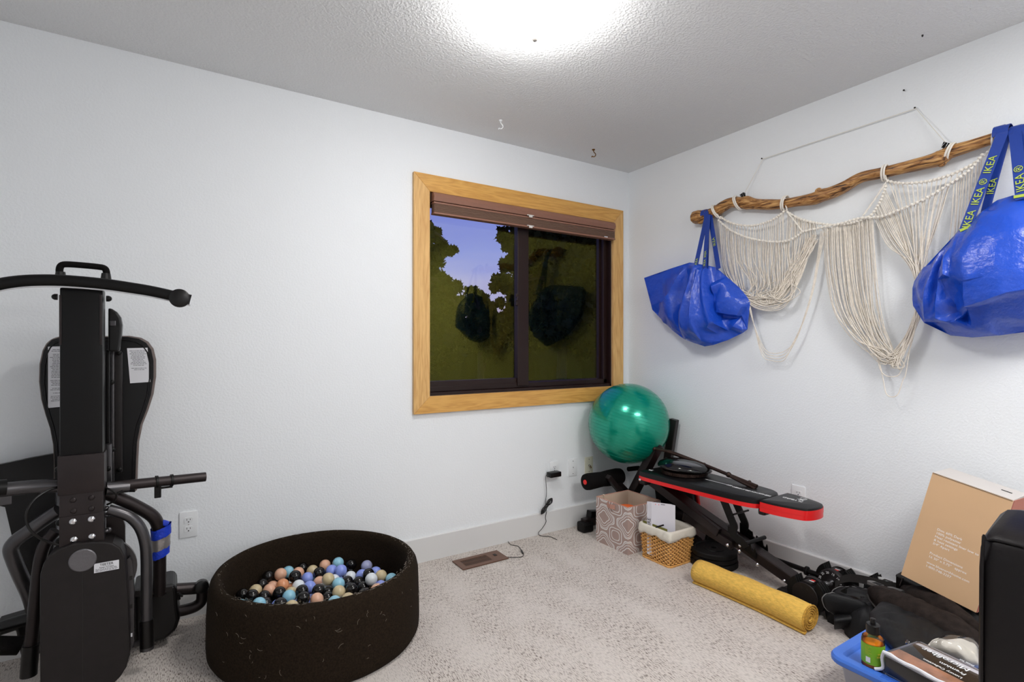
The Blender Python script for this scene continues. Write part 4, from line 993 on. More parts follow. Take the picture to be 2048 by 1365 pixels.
for x in (-.292, -.19):    # notched plate along the beam
    a = fa.lerp(fb, .60)+V(0, 0, .03); b_ = fa.lerp(fb, .80)+V(0, 0, .028); d = (b_-a); m = MB(); up = V(0, 0, 1)
    prof = [(0, -.03), (0, .028), (.16, .028), (.20, .004), (.27, .000), (.29, .028), (.40, .026), (.46, .028), (.50, .000), (.58, -.004), (.60, .024), (.82, .022), (.86, .0), (.93, -.002), (.97, .02), (1.0, .012), (1.02, -.03)]
    m.prism([V(x, (a+d*t).y, (a+d*t).z+h) for t, h in prof], (.005, 0, 0)); m.build('notched_plate', 'black_metal', bn)
for px, py, xx in ((1455, 1091, -.325), (1480, 1092, -.32), (1479, 1103, -.32), (1515, 1130, -.30), (1280, 960, -.435), (1569, 1163, -.27)):
    q = W(px, py, x=xx); M_ = MB(); M_.lathe([(.009, 0), (.009, .003), (.006, .006), (.002, .008)], q, (-1, 0, .1), 12); M_.build('bolt', 'chrome', bn, smooth=True)
MB().obox((-.40, -.535, .398), (.05, .05, .035), None, .01).build('hinge_bracket', 'dark_steel', bn)
MB().obox((-.31, -1.232, .395), (.07, .035, .035), None, .01).build('hinge_bracket', 'black_plastic', bn)
# foam leg roller on its arm
rc = MB(); a = V(-.545, -.165, .332); b_ = V(-.235, -.165, .332)
rc.lathe([(.030, 0), (.050, .006), (.053, .03), (.050, .09), (.047, .14), (.052, .20), (.054, .27), (.050, .303), (.030, .31)], a, (1, 0, 0), 28); rc.build('foam_roller', 'black_foam', bn, smooth=True)
MB().lathe([(.016, -.002), (.015, .004), (.004, .005)], a, (-1, 0, 0), 20).build('roller_cap', 'red_plastic', bn)
MB().bar(W(1216, 954, y=-.225), W(1254, 1000, y=-.235), .040, .030, bev=.004).build('roller_arm', 'dark_steel', bn)
MB().bar(W(1232, 960, y=-.20), W(1266, 996, y=-.20), .02, .03, bev=.004).build('roller_arm', 'dark_steel', bn)
MB().lathe([(.012, 0), (.016, .004), (.016, .115), (.012, .12)], W(1256, 939, y=-.10), (1, 0, -.05), 16).build('end_peg', 'black_foam', bn)
# leaning red edged pad of the bench, underneath
c0 = V(-.115, -.515, .265); Mz = Matrix.Rotation(-.16, 3, 'X')
MB().obox(c0, (.035, .30, .27), Mz, .012).build('leg_pad', 'black_vinyl', bn)
MB().obox(c0+V(.020, 0, 0), (.016, .33, .30), Mz, .006).build('leg_pad_band', 'red_vinyl', bn)

# ------------------------------------------------------------------ dark glass disc with knurled base + jointed bronze arms
dk = thing('glass_disc', 'round dark glass-topped disc with a knurled bronze rim lying on the bench pad', 'disc', (-.27, -.70, ZP+.001))
dc = V(-.262, -.705, ZP+.001)
MB().lathe([(.120, 0), (.128, .004), (.128, .020), (.118, .024)], dc, (0, 0, 1), 56).build('disc_base', 'bronze_rod', dk, smooth=30)
kn = MB()
for i in range(72):
    a = 2*PI*i/72; p = dc+V(math.cos(a)*.1285, math.sin(a)*.1285, .012); kn.obox(p, (.004, .005, .018), Matrix.Rotation(a, 3, 'Z'))
kn.build('knurled_rim', 'bronze_rod', dk)
mat('dark_mirror', (120, 116, 118), .16, .95)
MB().lathe([(.148, .026), (.150, .030), (.146, .033), (.120, .037), (.07, .040), (.02, .0415), (.002, .042)], dc, (.10, 0, 1), 64).build('glass_face', 'dark_mirror', dk, smooth=True)
MB().lathe([(.150, .030), (.151, .034), (.140, .052), (.110, .068), (.06, .078), (.01, .081)], dc, (.10, -.02, 1), 64).build('clear_cover', 'smoked_glass', dk, smooth='all')
ja = thing('jointed_arm', 'jointed dark bronze rod arm lying across the glass disc and bench pad', 'arm', (-.2, -.9, .49))
A1 = W(1309, 898, x=-.27); A2 = W(1336, 903, x=-.255); A3 = W(1408, 930, x=-.20); A4 = W(1460, 951, x=-.20); A5 = W(1514, 978, x=-.205)
MB().tube([A1, A2], .0085, 12).build('arm_rod', 'bronze_rod', ja, smooth=True)
MB().tube([A2, A2.lerp(A3, .06), A3], [.010, .012, .0105], 12).build('arm_rod', 'bronze_rod', ja, smooth=True)
MB().tube([A3, A5+V(0, 0, .012)], .0095, 12).build('arm_rod', 'bronze_rod', ja, smooth=True)
MB().tube([A4+V(-.012, 0, .0), A5+V(-.012, 0, 0)], .0085, 12).build('arm_rod', 'bronze_rod', ja, smooth=True)
for q, r_ in ((A1, .013), (A3, .012), (A4+V(-.012, 0, .004), .0155), (W(1499, 965, x=-.2), .010)): MB().ball(q, r_, 14).build('ball_joint', 'bronze_rod', ja, smooth='all')
MB().bar(W(1487, 962, x=-.2), W(1517, 983, x=-.2), .018, .005).build('mount_plate', 'bronze_rod', ja)
MB().tube([W(1310, 893, x=-.24), W(1350, 908, x=-.22)], .003, 8).build('wire_rod', 'bronze_rod', ja)

# ------------------------------------------------------------------ patterned bin, basket and what is in them
def ogee_mat():
    """white ogee outlines on taupe cloth, from a distance field in object space"""
    m = bpy.data.materials.new('ogee_cloth'); m.use_nodes = True; n = m.node_tree; b = n.nodes['Principled BSDF']; L = n.links.new; b.inputs['Roughness'].default_value = .85
    t = n.nodes.new('ShaderNodeTexCoord'); s_ = n.nodes.new('ShaderNodeSeparateXYZ'); L(t.outputs['Object'], s_.inputs[0])
    def M(op, a, b_=None, c_=None):
        x = n.nodes.new('ShaderNodeMath'); x.operation = op
        for i, q in enumerate((a, b_, c_)):
            if q is None: continue
            if isinstance(q, (int, float)): x.inputs[i].default_value = q
            else: L(q, x.inputs[i])
        return x.outputs[0]
    PX, PZ = .200, .166
    h = M('SUBTRACT', s_.outputs[0], s_.outputs[1]); u = M('DIVIDE', h, PX/(2*PI)); v = M('DIVIDE', s_.outputs[2], PZ/(2*PI))
    f = M('ADD', M('COSINE', u), M('COSINE', v)) ; f2 = M('MULTIPLY', M('COSINE', M('MULTIPLY', u, 2)), M('COSINE', M('MULTIPLY', v, 2)))
    fld = M('ABSOLUTE', M('ADD', f, M('MULTIPLY', f2, -.30))); cc = M('ADD', M('COSINE', M('MULTIPLY', u, 1)), M('COSINE', M('MULTIPLY', v, 1)))
    def line(x, lv, w_): return M('LESS_THAN', M('ABSOLUTE', M('SUBTRACT', x, lv)), w_)
    tot = M('MAXIMUM', M('MAXIMUM', line(fld, .14, .085), line(fld, .72, .10)), line(fld, 1.38, .10))
    mixn = n.nodes.new('ShaderNodeMix'); mixn.data_type = 'RGBA'; mixn.inputs[6].default_value = lin((172, 148, 140)); mixn.inputs[7].default_value = lin((226, 222, 220)); L(tot, mixn.inputs[0]); L(mixn.outputs[2], b.inputs['Base Color']); MATS['ogee_cloth'] = m
ogee_mat()
bx0, bx1, by0, by1, bh = -.556, -.285, -.551, -.281, .270
fbn = thing('fabric_bin', 'open square fabric bin with white ogee lines on taupe cloth', 'storage bin', (bx0, by0, 0))
m = MB(); T_ = .006
m.box((bx0, by0, 0), (bx0+T_, by1, bh)); m.box((bx1-T_, by0, 0), (bx1, by1, bh)); m.box((bx0+T_, by0, 0), (bx1-T_, by0+T_, bh)); m.box((bx0+T_, by1-T_, 0), (bx1-T_, by1, bh)); m.box((bx0+T_, by0+T_, 0), (bx1-T_, by1-T_, .006)); m.build('bin_shell', 'ogee_cloth', fbn)
m = MB(); i_ = T_+.0005
m.box((bx0+i_, by0+i_, .006), (bx0+i_+.002, by1-i_, bh)); m.box((bx1-i_-.002, by0+i_, .006), (bx1-i_, by1-i_, bh)); m.box((bx0+i_, by0+i_, .006), (bx1-i_, by0+i_+.002, bh)); m.box((bx0+i_, by1-i_-.002, .006), (bx1-i_, by1-i_, bh)); m.box((bx0+i_, by0+i_, .006), (bx1-i_, by1-i_, .009)); m.build('bin_lining', 'bin_lining', fbn)
MB().tube([(bx0+.003, by0+.003, bh), (bx1-.003, by0+.003, bh), (bx1-.003, by1-.003, bh), (bx0+.003, by1-.003, bh)], .0042, 8, closed=True).build('rim_piping', 'bin_trim', fbn)
yc = (by0+by1)/2
MB().ribbon([(bx0-.003, yc-.033, bh-.022), (bx0-.010, yc, bh-.024), (bx0-.003, yc+.033, bh-.022)], (0, 0, .013), .003).build('pull_strap', 'bin_trim', fbn)
MB().ribbon([(bx0+.16, by0-.003, bh-.07), (bx0+.20, by0-.010, bh-.072), (bx0+.24, by0-.003, bh-.07)], (0, 0, .014), .003).build('pull_strap', 'ogee_cloth', fbn)
MB().ribbon([(-.50, by1-.012, bh-.03), (-.50, by1-.014, bh+.003), (-.50, by1-.002, bh+.006)], (.006, 0, 0), .002).build('seam_tab', 'bin_lining', fbn)
ob = thing('playground_ball', 'orange rubber ball inside the patterned fabric bin', 'ball', (-.44, -.43, .013))
MB().ball((-.438, -.425, .126), .112, 32).build('ball_skin', 'orange_rubber', ob, smooth='all'); 
m = MB(); m.tube([(-.438+math.cos(a)*.1121, -.425+math.sin(a)*.1121, .126) for a in [2*PI*k/48 for k in range(48)]], .0008, 4, closed=True); m.build('mould_seam', 'orange_rubber', ob)

kx0, kx1, ky0, ky1, kh = -.505, -.300, -.812, -.592, .190
wk = thing('wicker_basket', 'honey-coloured wicker basket with a white cloth liner folded over the rim', 'basket', (kx0, ky0, 0))
def rect_loop(z, ex, n_side=26, rr=.022):
    """points round the rounded rectangle of the basket at height z"""
    cx, cy = (kx0+kx1)/2, (ky0+ky1)/2; hx, hy = (kx1-kx0)/2+ex, (ky1-ky0)/2+ex; out = []
    per = [(-1, -1), (1, -1), (1, 1), (-1, 1)]
    for i in range(4):
        a = per[i]; b_ = per[(i+1) % 4]
        for k in range(n_side):
            t = k/n_side; x = a[0]+(b_[0]-a[0])*t; y = a[1]+(b_[1]-a[1])*t
            X = x*hx; Y = y*hy; ox, oy = hx-rr, hy-rr
            if abs(X) > ox and abs(Y) > oy:
                d = Vector((abs(X)-ox, abs(Y)-oy)); d = d.normalized()*rr; X = math.copysign(ox+d.x, X); Y = math.copysign(oy+d.y, Y)
            out.append((cx+X, cy+Y, z))
    return out
NR_ = 17; ws = MB(); NS_ = 26
stakes = rect_loop(0, 0, NS_)
for r_ in range(NR_):
    z = .008+r_*.0102; ex = -.012+.012*z/.19; L0 = rect_loop(z, ex, NS_); pts = []; n_ = len(L0)
    cx, cy = (kx0+kx1)/2, (ky0+ky1)/2
    for i, p in enumerate(L0):
        d = V(p[0]-cx, p[1]-cy, 0).normalized(); pts.append(V(*p)+d*(.0062*math.sin((i/2.0+r_)*PI))+V(0, 0, random.uniform(-.0004, .0004)))
    ws.tube(pts, .0041, 6, closed=True)
ws.build('woven_strands', 'wicker', wk, smooth='all')['kind'] = 'stuff'
sk = MB()
for i in range(0, 4*NS_, 4):
    a = rect_loop(.002, -.013, NS_)[i]; b_ = rect_loop(.185, -.001, NS_)[i]; sk.tube([a, b_], .003, 5)
sk.build('stakes', 'wicker', wk)['kind'] = 'stuff'
bb = MB(); L0 = rect_loop(.005, -.008, NS_)
for s_ in (0, 1): bb.tube([V(*p)+V(0, 0, .003*math.sin(i*.9+s_*PI)) for i, p in enumerate(L0)], .0045, 6, closed=True)
bb.build('base_braid', 'wicker', wk, smooth='all')
lf = MB(); N_ = 4*NS_
rows = [(.150, .008, .004), (.158, .012, .003), (.172, .010, .0025), (.186, .009, .001), (.194, .005, .001), (.197, -.002, .0), (.194, -.008, 0), (.170, -.012, .002), (.10, -.016, .003), (.02, -.03, .002)]
for z, ex, wob in rows:
    L0 = rect_loop(z, ex, NS_)
    for i, p in enumerate(L0):
        w1 = noise.noise(V(i*.35, z*20, 1)); lf.v.append(V(*p)+V(w1*wob, w1*wob, (noise.noise(V(i*.22, 3, 1))*.010-(.008 if z < .156 else 0)*(1+math.cos((i/NS_)*2*PI))/2 if z < .156 else w1*wob)))
for r_ in range(len(rows)-1):
    for i in range(N_): lf.f.append((r_*N_+i, r_*N_+(i+1) % N_, (r_+1)*N_+(i+1) % N_, (r_+1)*N_+i))
lf.f.append(tuple((len(rows)-1)*N_+i for i in range(N_)))
o = lf.build('cloth_liner', 'linen', wk, smooth='all'); md = o.modifiers.new('thick', 'SOLIDIFY'); md.thickness = .002
bxo = W(1318, 1062, t=2.96); bxo.z = .03
tbx = thing('flat_box', 'tall thin pale grey box with dark lettering on its spine, standing in the wicker basket', 'box', bxo)
dirc = V(bxo.x-CAM.x, bxo.y-CAM.y, 0).normalized(); Rr = V(dirc.y, -dirc.x, 0); Mb = Matrix((Rr, dirc, V(0, 0, 1))).transposed()@Matrix.Rotation(-.55, 3, 'Z')
# front of the box and its lettered spine meet at an upright edge
fw = .128; sw = .030; hh = .295
e0 = W(1303, 1008, t=2.93); e0.z = .03
fd = (V(W(1347, 1008, t=2.88).x, W(1347, 1008, t=2.88).y, 0)-V(e0.x, e0.y, 0)).normalized(); bk = V(-fd.y, fd.x, 0)
if bk.dot(dirc) < 0: bk = -bk
Mf = Matrix((fd, bk, V(0, 0, 1))).transposed()
ctr = e0+fd*fw/2+bk*sw/2+V(0, 0, hh/2)
sd_ = (bk*.42-fd*.9).normalized()
base_poly = [e0, e0+fd*fw, e0+fd*fw+sd_*sw, e0+sd_*sw]
MB().prism(base_poly, (0, 0, hh)).build('carton', 'paper_white', tbx)
nrm = fd.cross(V(0, 0, 1)); nrm = nrm if nrm.dot(CAM-e0) > 0 else -nrm
sn = sd_.cross(V(0, 0, 1)); sn = sn if sn.dot(fd) < 0 else -sn
text('FIRE', e0+sd_*sw*.20+sn*.0004+V(0, 0, hh-.145), (0, 0, 1), -sd_ if (-sd_).cross(V(0, 0, 1)).dot(sn) < 0 else sd_, .030, 'ink', tbx)
for k_, off in enumerate((.022, .040)): MB().obox(e0+fd*off+nrm*.0004+V(0, 0, hh-.008), (.003, .0006, .005), Mf).build('printed_mark', 'red_plastic', tbx)
MB().obox(e0+fd*.062+nrm*.0004+V(0, 0, hh-.005), (.022, .0006, .004), Mf).build('printed_mark', 'grey_ink', tbx)
ppd = thing('paper_folder', 'thin white folder with an olive edge tucked inside the near rim of the basket', 'folder', (kx0+.03, ky0+.10, .12))
fl_a = V(kx0+.014, ky1-.020, .200); fl_b = V(kx0+.014, ky0+.030, .200)
MB().obox((fl_a+fl_b)/2+V(0, 0, -.045), (.003, (fl_b-fl_a).length, .10), None).build('folder_cover', 'paper_white', ppd)
MB().obox((fl_a+fl_b)/2+V(-.003, 0, -.044), (.003, (fl_b-fl_a).length+.004, .10), None).build('folder_edge', 'olive_paper', ppd)
pn = thing('marker_pen', 'short black pen leaning on the pale box in the basket', 'pen', W(1320, 1053, t=2.80))
MB().tube([W(1313, 1055, t=2.80), W(1327, 1051, t=2.82)], .0045, 8).build('pen_barrel', 'black_plastic', pn); MB().tube([W(1311, 1055.6, t=2.80), W(1313, 1055, t=2.80)], [.002, .004], 8).build('pen_tip', 'black_plastic', pn)

# ------------------------------------------------------------------ weight plates, barbell, dumbbells
def plate(c_, r_, th, lab, grp):
    t = thing('weight_plate', lab, 'weight plate', c_, grp)
    MB().lathe([(.018, 0), (r_-.006, 0), (r_, .005), (r_, th-.005), (r_-.006, th), (r_-.020, th), (r_-.024, th-.005), (r_*.45, th-.005), (r_*.42, th), (.018, th)], c_, (0, 0, 1), 48, closed=True).build('plate_disc', 'rubber', t, smooth=30)
    MB().lathe([(.016, .001), (.0178, .001), (.0178, th), (.016, th)], c_, (0, 0, 1), 20, closed=True).build('hub_ring', 'gunmetal', t)
    return t
pc = V(-.235, -.885, 0)
plate(pc, .125, .030, 'bottom black round weight plate in the stack under the bench', 'plates stacked under the bench')
plate(pc+V(.004, .004, .0305), .122, .030, 'middle black round weight plate in the stack under the bench', 'plates stacked under the bench')
plate(pc+V(-.004, -.003, .061), .120, .028, 'topmost black round weight plate in the stack under the bench', 'plates stacked under the bench')
plate(V(-.20, -.655, 0), .11, .035, 'lower black plate lying between the basket and the plate stack', 'plates behind the basket')
plate(V(-.203, -.652, .0355), .105, .03, 'upper black plate lying between the basket and the plate stack', 'plates behind the basket')
bb_ = thing('barbell', 'long black barbell lying along the baseboard behind the dumbbells', 'barbell', (-.06, -1.1, 0))
MB().cyl((-.105, -.80, .087), (-.105, -1.62, .087), .0125, 16, .002).build('bar_shaft', 'black_metal', bb_, smooth=30)
MB().cyl((-.075, -.84, .075), (-.075, -1.30, .075), .007, 12, .001).build('bar_sleeve', 'black_metal', bb_, smooth=30)
for y in (-.97, -1.33): MB().lathe([(.019, 0), (.022, .003), (.022, .012), (.019, .015)], (-.105, y, .087), (0, 1, 0), 18).build('bar_collar', 'black_metal', bb_)
for y in (-.80, -1.62): MB().lathe([(.02, 0), (.070, .001), (.074, .006), (.074, .016), (.070, .021), (.02, .022)], (-.105, y, .075), (0, 1, 0), 36).build('end_plate', 'rubber', bb_)
def dumbbell(c_, lab):
    """adjustable dumbbell, axis along x, its near end towards the room"""
    t = thing('adjustable_dumbbell', lab, 'dumbbell', c_, 'adjustable dumbbells by the right wall'); c_ = V(*c_); zc = .085
    MB().lathe([(.022, -.06), (.020, -.05), (.016, -.035), (.018, 0), (.016, .035), (.020, .05), (.022, .06)], c_+V(0, 0, zc), (1, 0, 0), 24).build('handle', 'chrome', t, smooth=True)
    for s_ in (-1, 1):
        x = s_*.062
        MB().lathe([(.025, 0), (.056, .002), (.060, .008), (.060, .028), (.040, .030)], c_+V(x, 0, zc), (s_, 0, 0), 36).build('dial_housing', 'charcoal_plastic', t, smooth=30)
        for k_ in range(4):
            xx = x+s_*(.032+k_*.0155); pm2 = MB(); pts = []
            for i in range(40):
                a = 2*PI*i/40+PI/2; r_ = .084
                z = math.sin(a)*r_; y = math.cos(a)*r_
                if z > .052 and abs(y) < .042: z = .040
                pts.append(c_+V(xx, y, zc+max(z, -.078)))
            pm2.prism(pts, (s_*.0115, 0, 0)); pm2.build('weight_disc', 'rubber', t)
        MB().obox(c_+V(x+s_*.05, 0, zc+.043), (.055, .036, .022), None, .004).build('top_block', 'charcoal_plastic', t)
        MB().obox(c_+V(x+s_*.040, -.008, zc+.0545), (.008, .018, .001)).build('printed_mark', 'red_plastic', t)
        MB().obox(c_+V(x+s_*.053, -.008, zc+.0545), (.005, .022, .001)).build('printed_mark', 'white_ink', t)
        MB().lathe([(.058, 0), (.056, .004), (.01, .005)], c_+V(x+s_*.094, 0, zc-.004), (s_, 0, 0), 36).build('end_cap', 'charcoal_plastic', t, smooth=30)
        bo_ = MB()
        for k_ in range(3): a = PI*(1.25+k_*.25); bo_.lathe([(.003, 0), (.002, .0015)], c_+V(x+s_*.099, math.cos(a)*.04, zc+math.sin(a)*.04), (s_, 0, 0), 8)
        bo_.build('cap_screws', 'chrome', t)
        bo_ = MB()
        for k_ in (-1, 1): bo_.lathe([(.0045, 0), (.0045, .001)], c_+V(x+s_*.0992, k_*.012, zc+.030), (s_, 0, 0), 10)
        bo_.build('cap_holes', 'dark_slot', t)
    for i, tx in enumerate(('5', '10', '15', '20', '25', '30', '35', '40')):
        a = PI*.93-i*PI*.17; q = c_+V(.0612, math.cos(a)*.042, zc+math.sin(a)*.042); rad = V(0, math.cos(a), math.sin(a))
        text(tx, q+V(-.001, 0, 0), rad.cross(V(-1, 0, 0)), rad, .015, 'white_ink', t, 'dial_number', 'CENTER')
    return t
dumbbell((-.205, -1.452, 0), 'black adjustable dumbbell with a chrome handle, at the end of the yellow rug roll')
dumbbell((-.150, -1.640, 0), 'black adjustable dumbbell mostly hidden behind the black bag straps')

# ------------------------------------------------------------------ rolled rug
rr_ = thing('rolled_rug', 'mustard yellow woven rug rolled up on the carpet', 'rug', (-.5, -1.27, 0))
ya, yb = -.985, -1.545; sp2 = []
TH = .009; turns = 4.6
for i in range(int(turns*36)+1):
    a = i/36*2*PI; r_ = .012+TH*a/(2*PI)*1.04; sp2.append((a, r_))
amax, rmax = sp2[-1]; cxr = -.492; czr = rmax+.002
def rug_section(y, sc=1.0, seedy=0):
    out = []; a_end = -PI*.5-.55   # loose end lies on the carpet on the room side
    for a, r_ in sp2:
        th = a_end+(a-amax)*1.0; out.append(V(cxr+math.cos(th)*r_*1.06*sc+.004*noise.noise(V(y*3, a*.3, 1)), y, czr*sc+math.sin(th)*r_*sc*.96))
    p = out[-1]; 
    for k in range(1, 3): out.append(V(p.x-.008*k, y, max(.005, p.z-.0035*k)))
    return out
NY = 24; m = MB(); secs = []
for j in range(NY+1):
    y = ya+(yb-ya)*j/NY; sc = 1+.02*math.sin(j*.7)+.03*j/NY; sec = rug_section(y, sc); secs.append(sec); m.v += [p+V(.010*math.sin(j/NY*PI), 0, 0) for p in sec]
n_ = len(secs[0])
for j in range(NY):
    for i in range(n_-1): m.f.append((j*n_+i, j*n_+i+1, (j+1)*n_+i+1, (j+1)*n_+i))
o = m.build('rug_cloth', 'mustard_weave', rr_, smooth='all'); md = o.modifiers.new('thick', 'SOLIDIFY'); md.thickness = .0068; md.offset = 0
m = MB(); sec = rug_section(yb-.001, 1.03); m.tube(sec, .0040, 6); m.build('bound_edge', 'mustard_edge', rr_, smooth='all')

# ------------------------------------------------------------------ inversion table, folded, standing by the window wall
it = thing('inversion_table', 'tall black folded inversion table with tubular steel legs, beside the ball pit', 'exercise machine', W(165, 1330, y=-.40))
it.location.z = 0; WL[it.name].z = 0
def q3(px, py, y): return W(px, py, y=y)
def tubep(pts, r, m, name='frame_tube', n=14, sub=6, smooth=True): return MB().tube(cr(pts, sub), r, n).build(name, m, it, smooth=smooth)
PF, PB = -.42, -.36
def bxp(x0, y0, x1, y1, pf, pb, bev, m, name):
    """upright box whose front face spans the given picture corners on plane y=pf"""
    a = W(x0, y0, y=pf); b_ = W(x1, y1, y=pf); return MB().box((a.x, pf, a.z), (b_.x, pb, b_.z), bev).build(name, m, it, smooth=30)
bxp(119, 575, 206, 1000, PF, PB+.01, .006, 'black_metal', 'upright_mast')
for xx in (122, 203): bxp(xx-4, 590, xx+1, 690, PF-.003, PF+.02, .001, 'dark_steel', 'mast_edge_strip')
bxp(114, 914, 209, 983, PF-.008, PB+.012, .005, 'dark_steel', 'mast_collar')
bxp(118, 980, 207, 1100, PF-.002, PB+.006, .004, 'dark_steel', 'lower_mast')
bxp(118, 1036, 208, 1100, PF-.005, PF+.02, .002, 'dark_steel', 'mounting_plate')
for px, py in ((146,1001),(183,996),(147,1023),(183,1018)):
    MB().ball(W(px, py, y=PF-.002), .0095, 12, (1, .45, 1)).build('rivet', 'dark_steel', it, smooth='all')
for px, py in ((146,1044),(183,1039),(148,1080),(184,1074)):
    q = W(px, py, y=PF-.004); b_ = MB(); b_.lathe([(.0105, 0), (.0105, .003), (.008, .006), (.004, .0075), (.0035, .005), (.001, .005)], q, (0, -1, 0), 16); b_.build('bolt', 'chrome', it, smooth=True)
for px, py in ((106, 594), (221, 598), (112, 940), (114, 1047), (114, 1083)):
    q = W(px, py, y=-.39); sg = -1 if px < 160 else 1
    MB().lathe([(.0105, 0), (.0105, .008), (.007, .014), (.003, .016)], q-V(sg*.012, 0, 0), (sg, 0, 0), 12).build('side_bolt', 'black_metal', it, smooth=True)
for py in (1018, 1031, 1063): MB().lathe([(.009, 0), (.009, .006), (.006, .010)], W(211, py, y=-.37), (1, 0, 0), 12).build('side_bolt', 'gunmetal', it, smooth=True)
# top carry handle and curved hand bar
hy = -.40
MB().tube(cr([q3(120,556,hy), q3(119,540,hy), q3(123,531,hy), q3(135,529,hy), q3(165,531,hy), q3(196,534,hy), q3(209,537,hy), q3(213,545,hy), q3(213,559,hy)], 4), .0105, 12).build('carry_handle', 'black_foam', it, smooth=True)
for px, y0 in ((121, 553), (213, 556)): MB().tube([q3(px, y0-4, hy), q3(px, 575, hy)], .004, 8).build('handle_rod', 'black_metal', it)
for px, y0 in ((121, 551), (212, 554)): MB().lathe([(.013, -.012), (.016, .010), (.010, .012)], q3(px, y0, hy), (0, 0, -1), 12).build('handle_ferrule', 'black_plastic', it)
hb_ = [(-75,598),(-40,580),(0,568.5),(40,562.5),(80,560.5),(120,561),(165,564),(215,569),(260,575.5),(300,582),(340,590.5),(381,600)]
P_ = cr([q3(a, b2, -.45) for a, b2 in hb_], 4); m = MB(); m.tube(P_, .019, 16, flat=(1.0, .75)); m.build('hand_bar', 'black_metal', it, smooth=True)
MB().tube([p+V(0, .004, -.0195) for p in P_], .004, 6).build('bar_gap_strip', 'label_white', it, smooth=True)  # pale strip standing in for the light gap under the bar
MB().lathe([(.030, -.016), (.033, -.012), (.033, .012), (.027, .016), (.005, .017)], q3(359, 597, -.468), (0, -1, 0), 28).build('bar_end_knob', 'black_plastic', it, smooth=True)
# backrest board
BY = -.13
oL = [(118,676),(104,680),(94,690),(87,703),(81,730),(80,765),(84,800),(92,830),(101,858),(107,890),(109,925),(109,985)]
oR = [(270,985),(272,925),(274,885),(281,850),(292,822),(302,790),(307,755),(307,722),(302,700),(292,686),(278,678),(255,674)]
ol = [W(a, b2, y=BY) for a, b2 in oL+oR][::-1]
m = MB(); m.prism([V(p.x, BY, p.z) for p in ol], (0, .012, 0)); m.build('backrest_board', 'black_vinyl', it)
cz = W(190, 830, y=BY)
m = MB(); sc = [V(cz.x+(p.x-cz.x)*1.045, BY+.013, cz.z+(p.z-cz.z)*1.015) for p in ol]; m.prism(sc, (0, .032, 0)); o = m.build('backrest_cushion', 'taupe_vinyl', it); md = o.modifiers.new('round', 'BEVEL'); md.width = .012; md.segments = 3
m = MB(); m.tube([V(cz.x+(p.x-cz.x)*.93, BY-.001, cz.z+(p.z-cz.z)*.96) for p in ol], .0035, 6, closed=True); m.build('hem_seam', 'black_vinyl', it, smooth=True)
def notice(x0, y0, x1, y1, sk_, seed):
    a = W(x0, y0, y=BY-.003); b_ = W(x1, y1, y=BY-.003); d = sk_
    P4 = [V(a.x, BY-.003, a.z), V(b_.x, BY-.003, a.z+.002), V(b_.x+d, BY-.003, b_.z+.003), V(a.x+d, BY-.003, b_.z)]
    o = MB().prism(P4, (0, .001, 0)).build('warning_label', 'label_white', it); rnd = random.Random(seed); z = a.z-.012; ln = MB()
    while z > b_.z+(.05 if x0 > 200 else .02):
        f_ = (a.z-z)/(a.z-b_.z)*d; w1 = (b_.x-a.x)*.82; w2 = w1*rnd.uniform(.5, 1); xc = (a.x+b_.x)/2+f_; x = xc-w2/2
        while x < xc+w2/2-.004:
            L_ = rnd.uniform(.003, .011); ln.box((x, BY-.0034, z), (min(x+L_, xc+w2/2), BY-.0030, z+.0022)); x += L_+.0016
        z -= .0058 if rnd.random() > .12 else .012
    ln.build('fine_print', 'grey_ink', o)
notice(96, 694, 130, 815, .0, 1); notice(254, 697, 295, 766, .010, 2)
# centre rails between mast and board
bxp(229, 705, 244, 946, -.19, -.15, .003, 'charcoal_plastic', 'centre_rail')
bxp(222, 700, 228, 980, -.22, -.19, .002, 'gunmetal', 'centre_rail')
bxp(212, 700, 219, 985, -.27, -.24, .002, 'black_metal', 'slide_rail')
bxp(210, 890, 223, 985, -.30, -.27, .003, 'gunmetal', 'slide_bracket')
for px, py, yy in ((238, 706, -.20), (239, 940, -.20), (223, 765, -.225), (224, 900, -.235), (216, 938, -.30)): MB().ball(W(px, py, y=yy), .010, 12, (1, .5, 1)).build('rail_bolt', 'black_metal', it, smooth='all')
hp = [(216,616),(224,618),(233,624),(241,635),(244,650),(243,665),(240,690),(238,704),(216,703)]
hy_ = -.30; o = MB().prism([W(a, b2, y=hy_) for a, b2 in hp], (0, .05, 0)).build('head_cam', 'black_plastic', it); md = o.modifiers.new('round', 'BEVEL'); md.width = .006; md.segments = 2
MB().obox(W(226, 647, y=hy_-.006), (.018, .012, .020), None, .003).build('cam_latch', 'gunmetal', it)
MB().tube([W(222, 710, y=-.22), W(228, 740, y=-.21), W(222, 770, y=-.22)], .002, 6).build('release_cable', 'gunmetal', it)
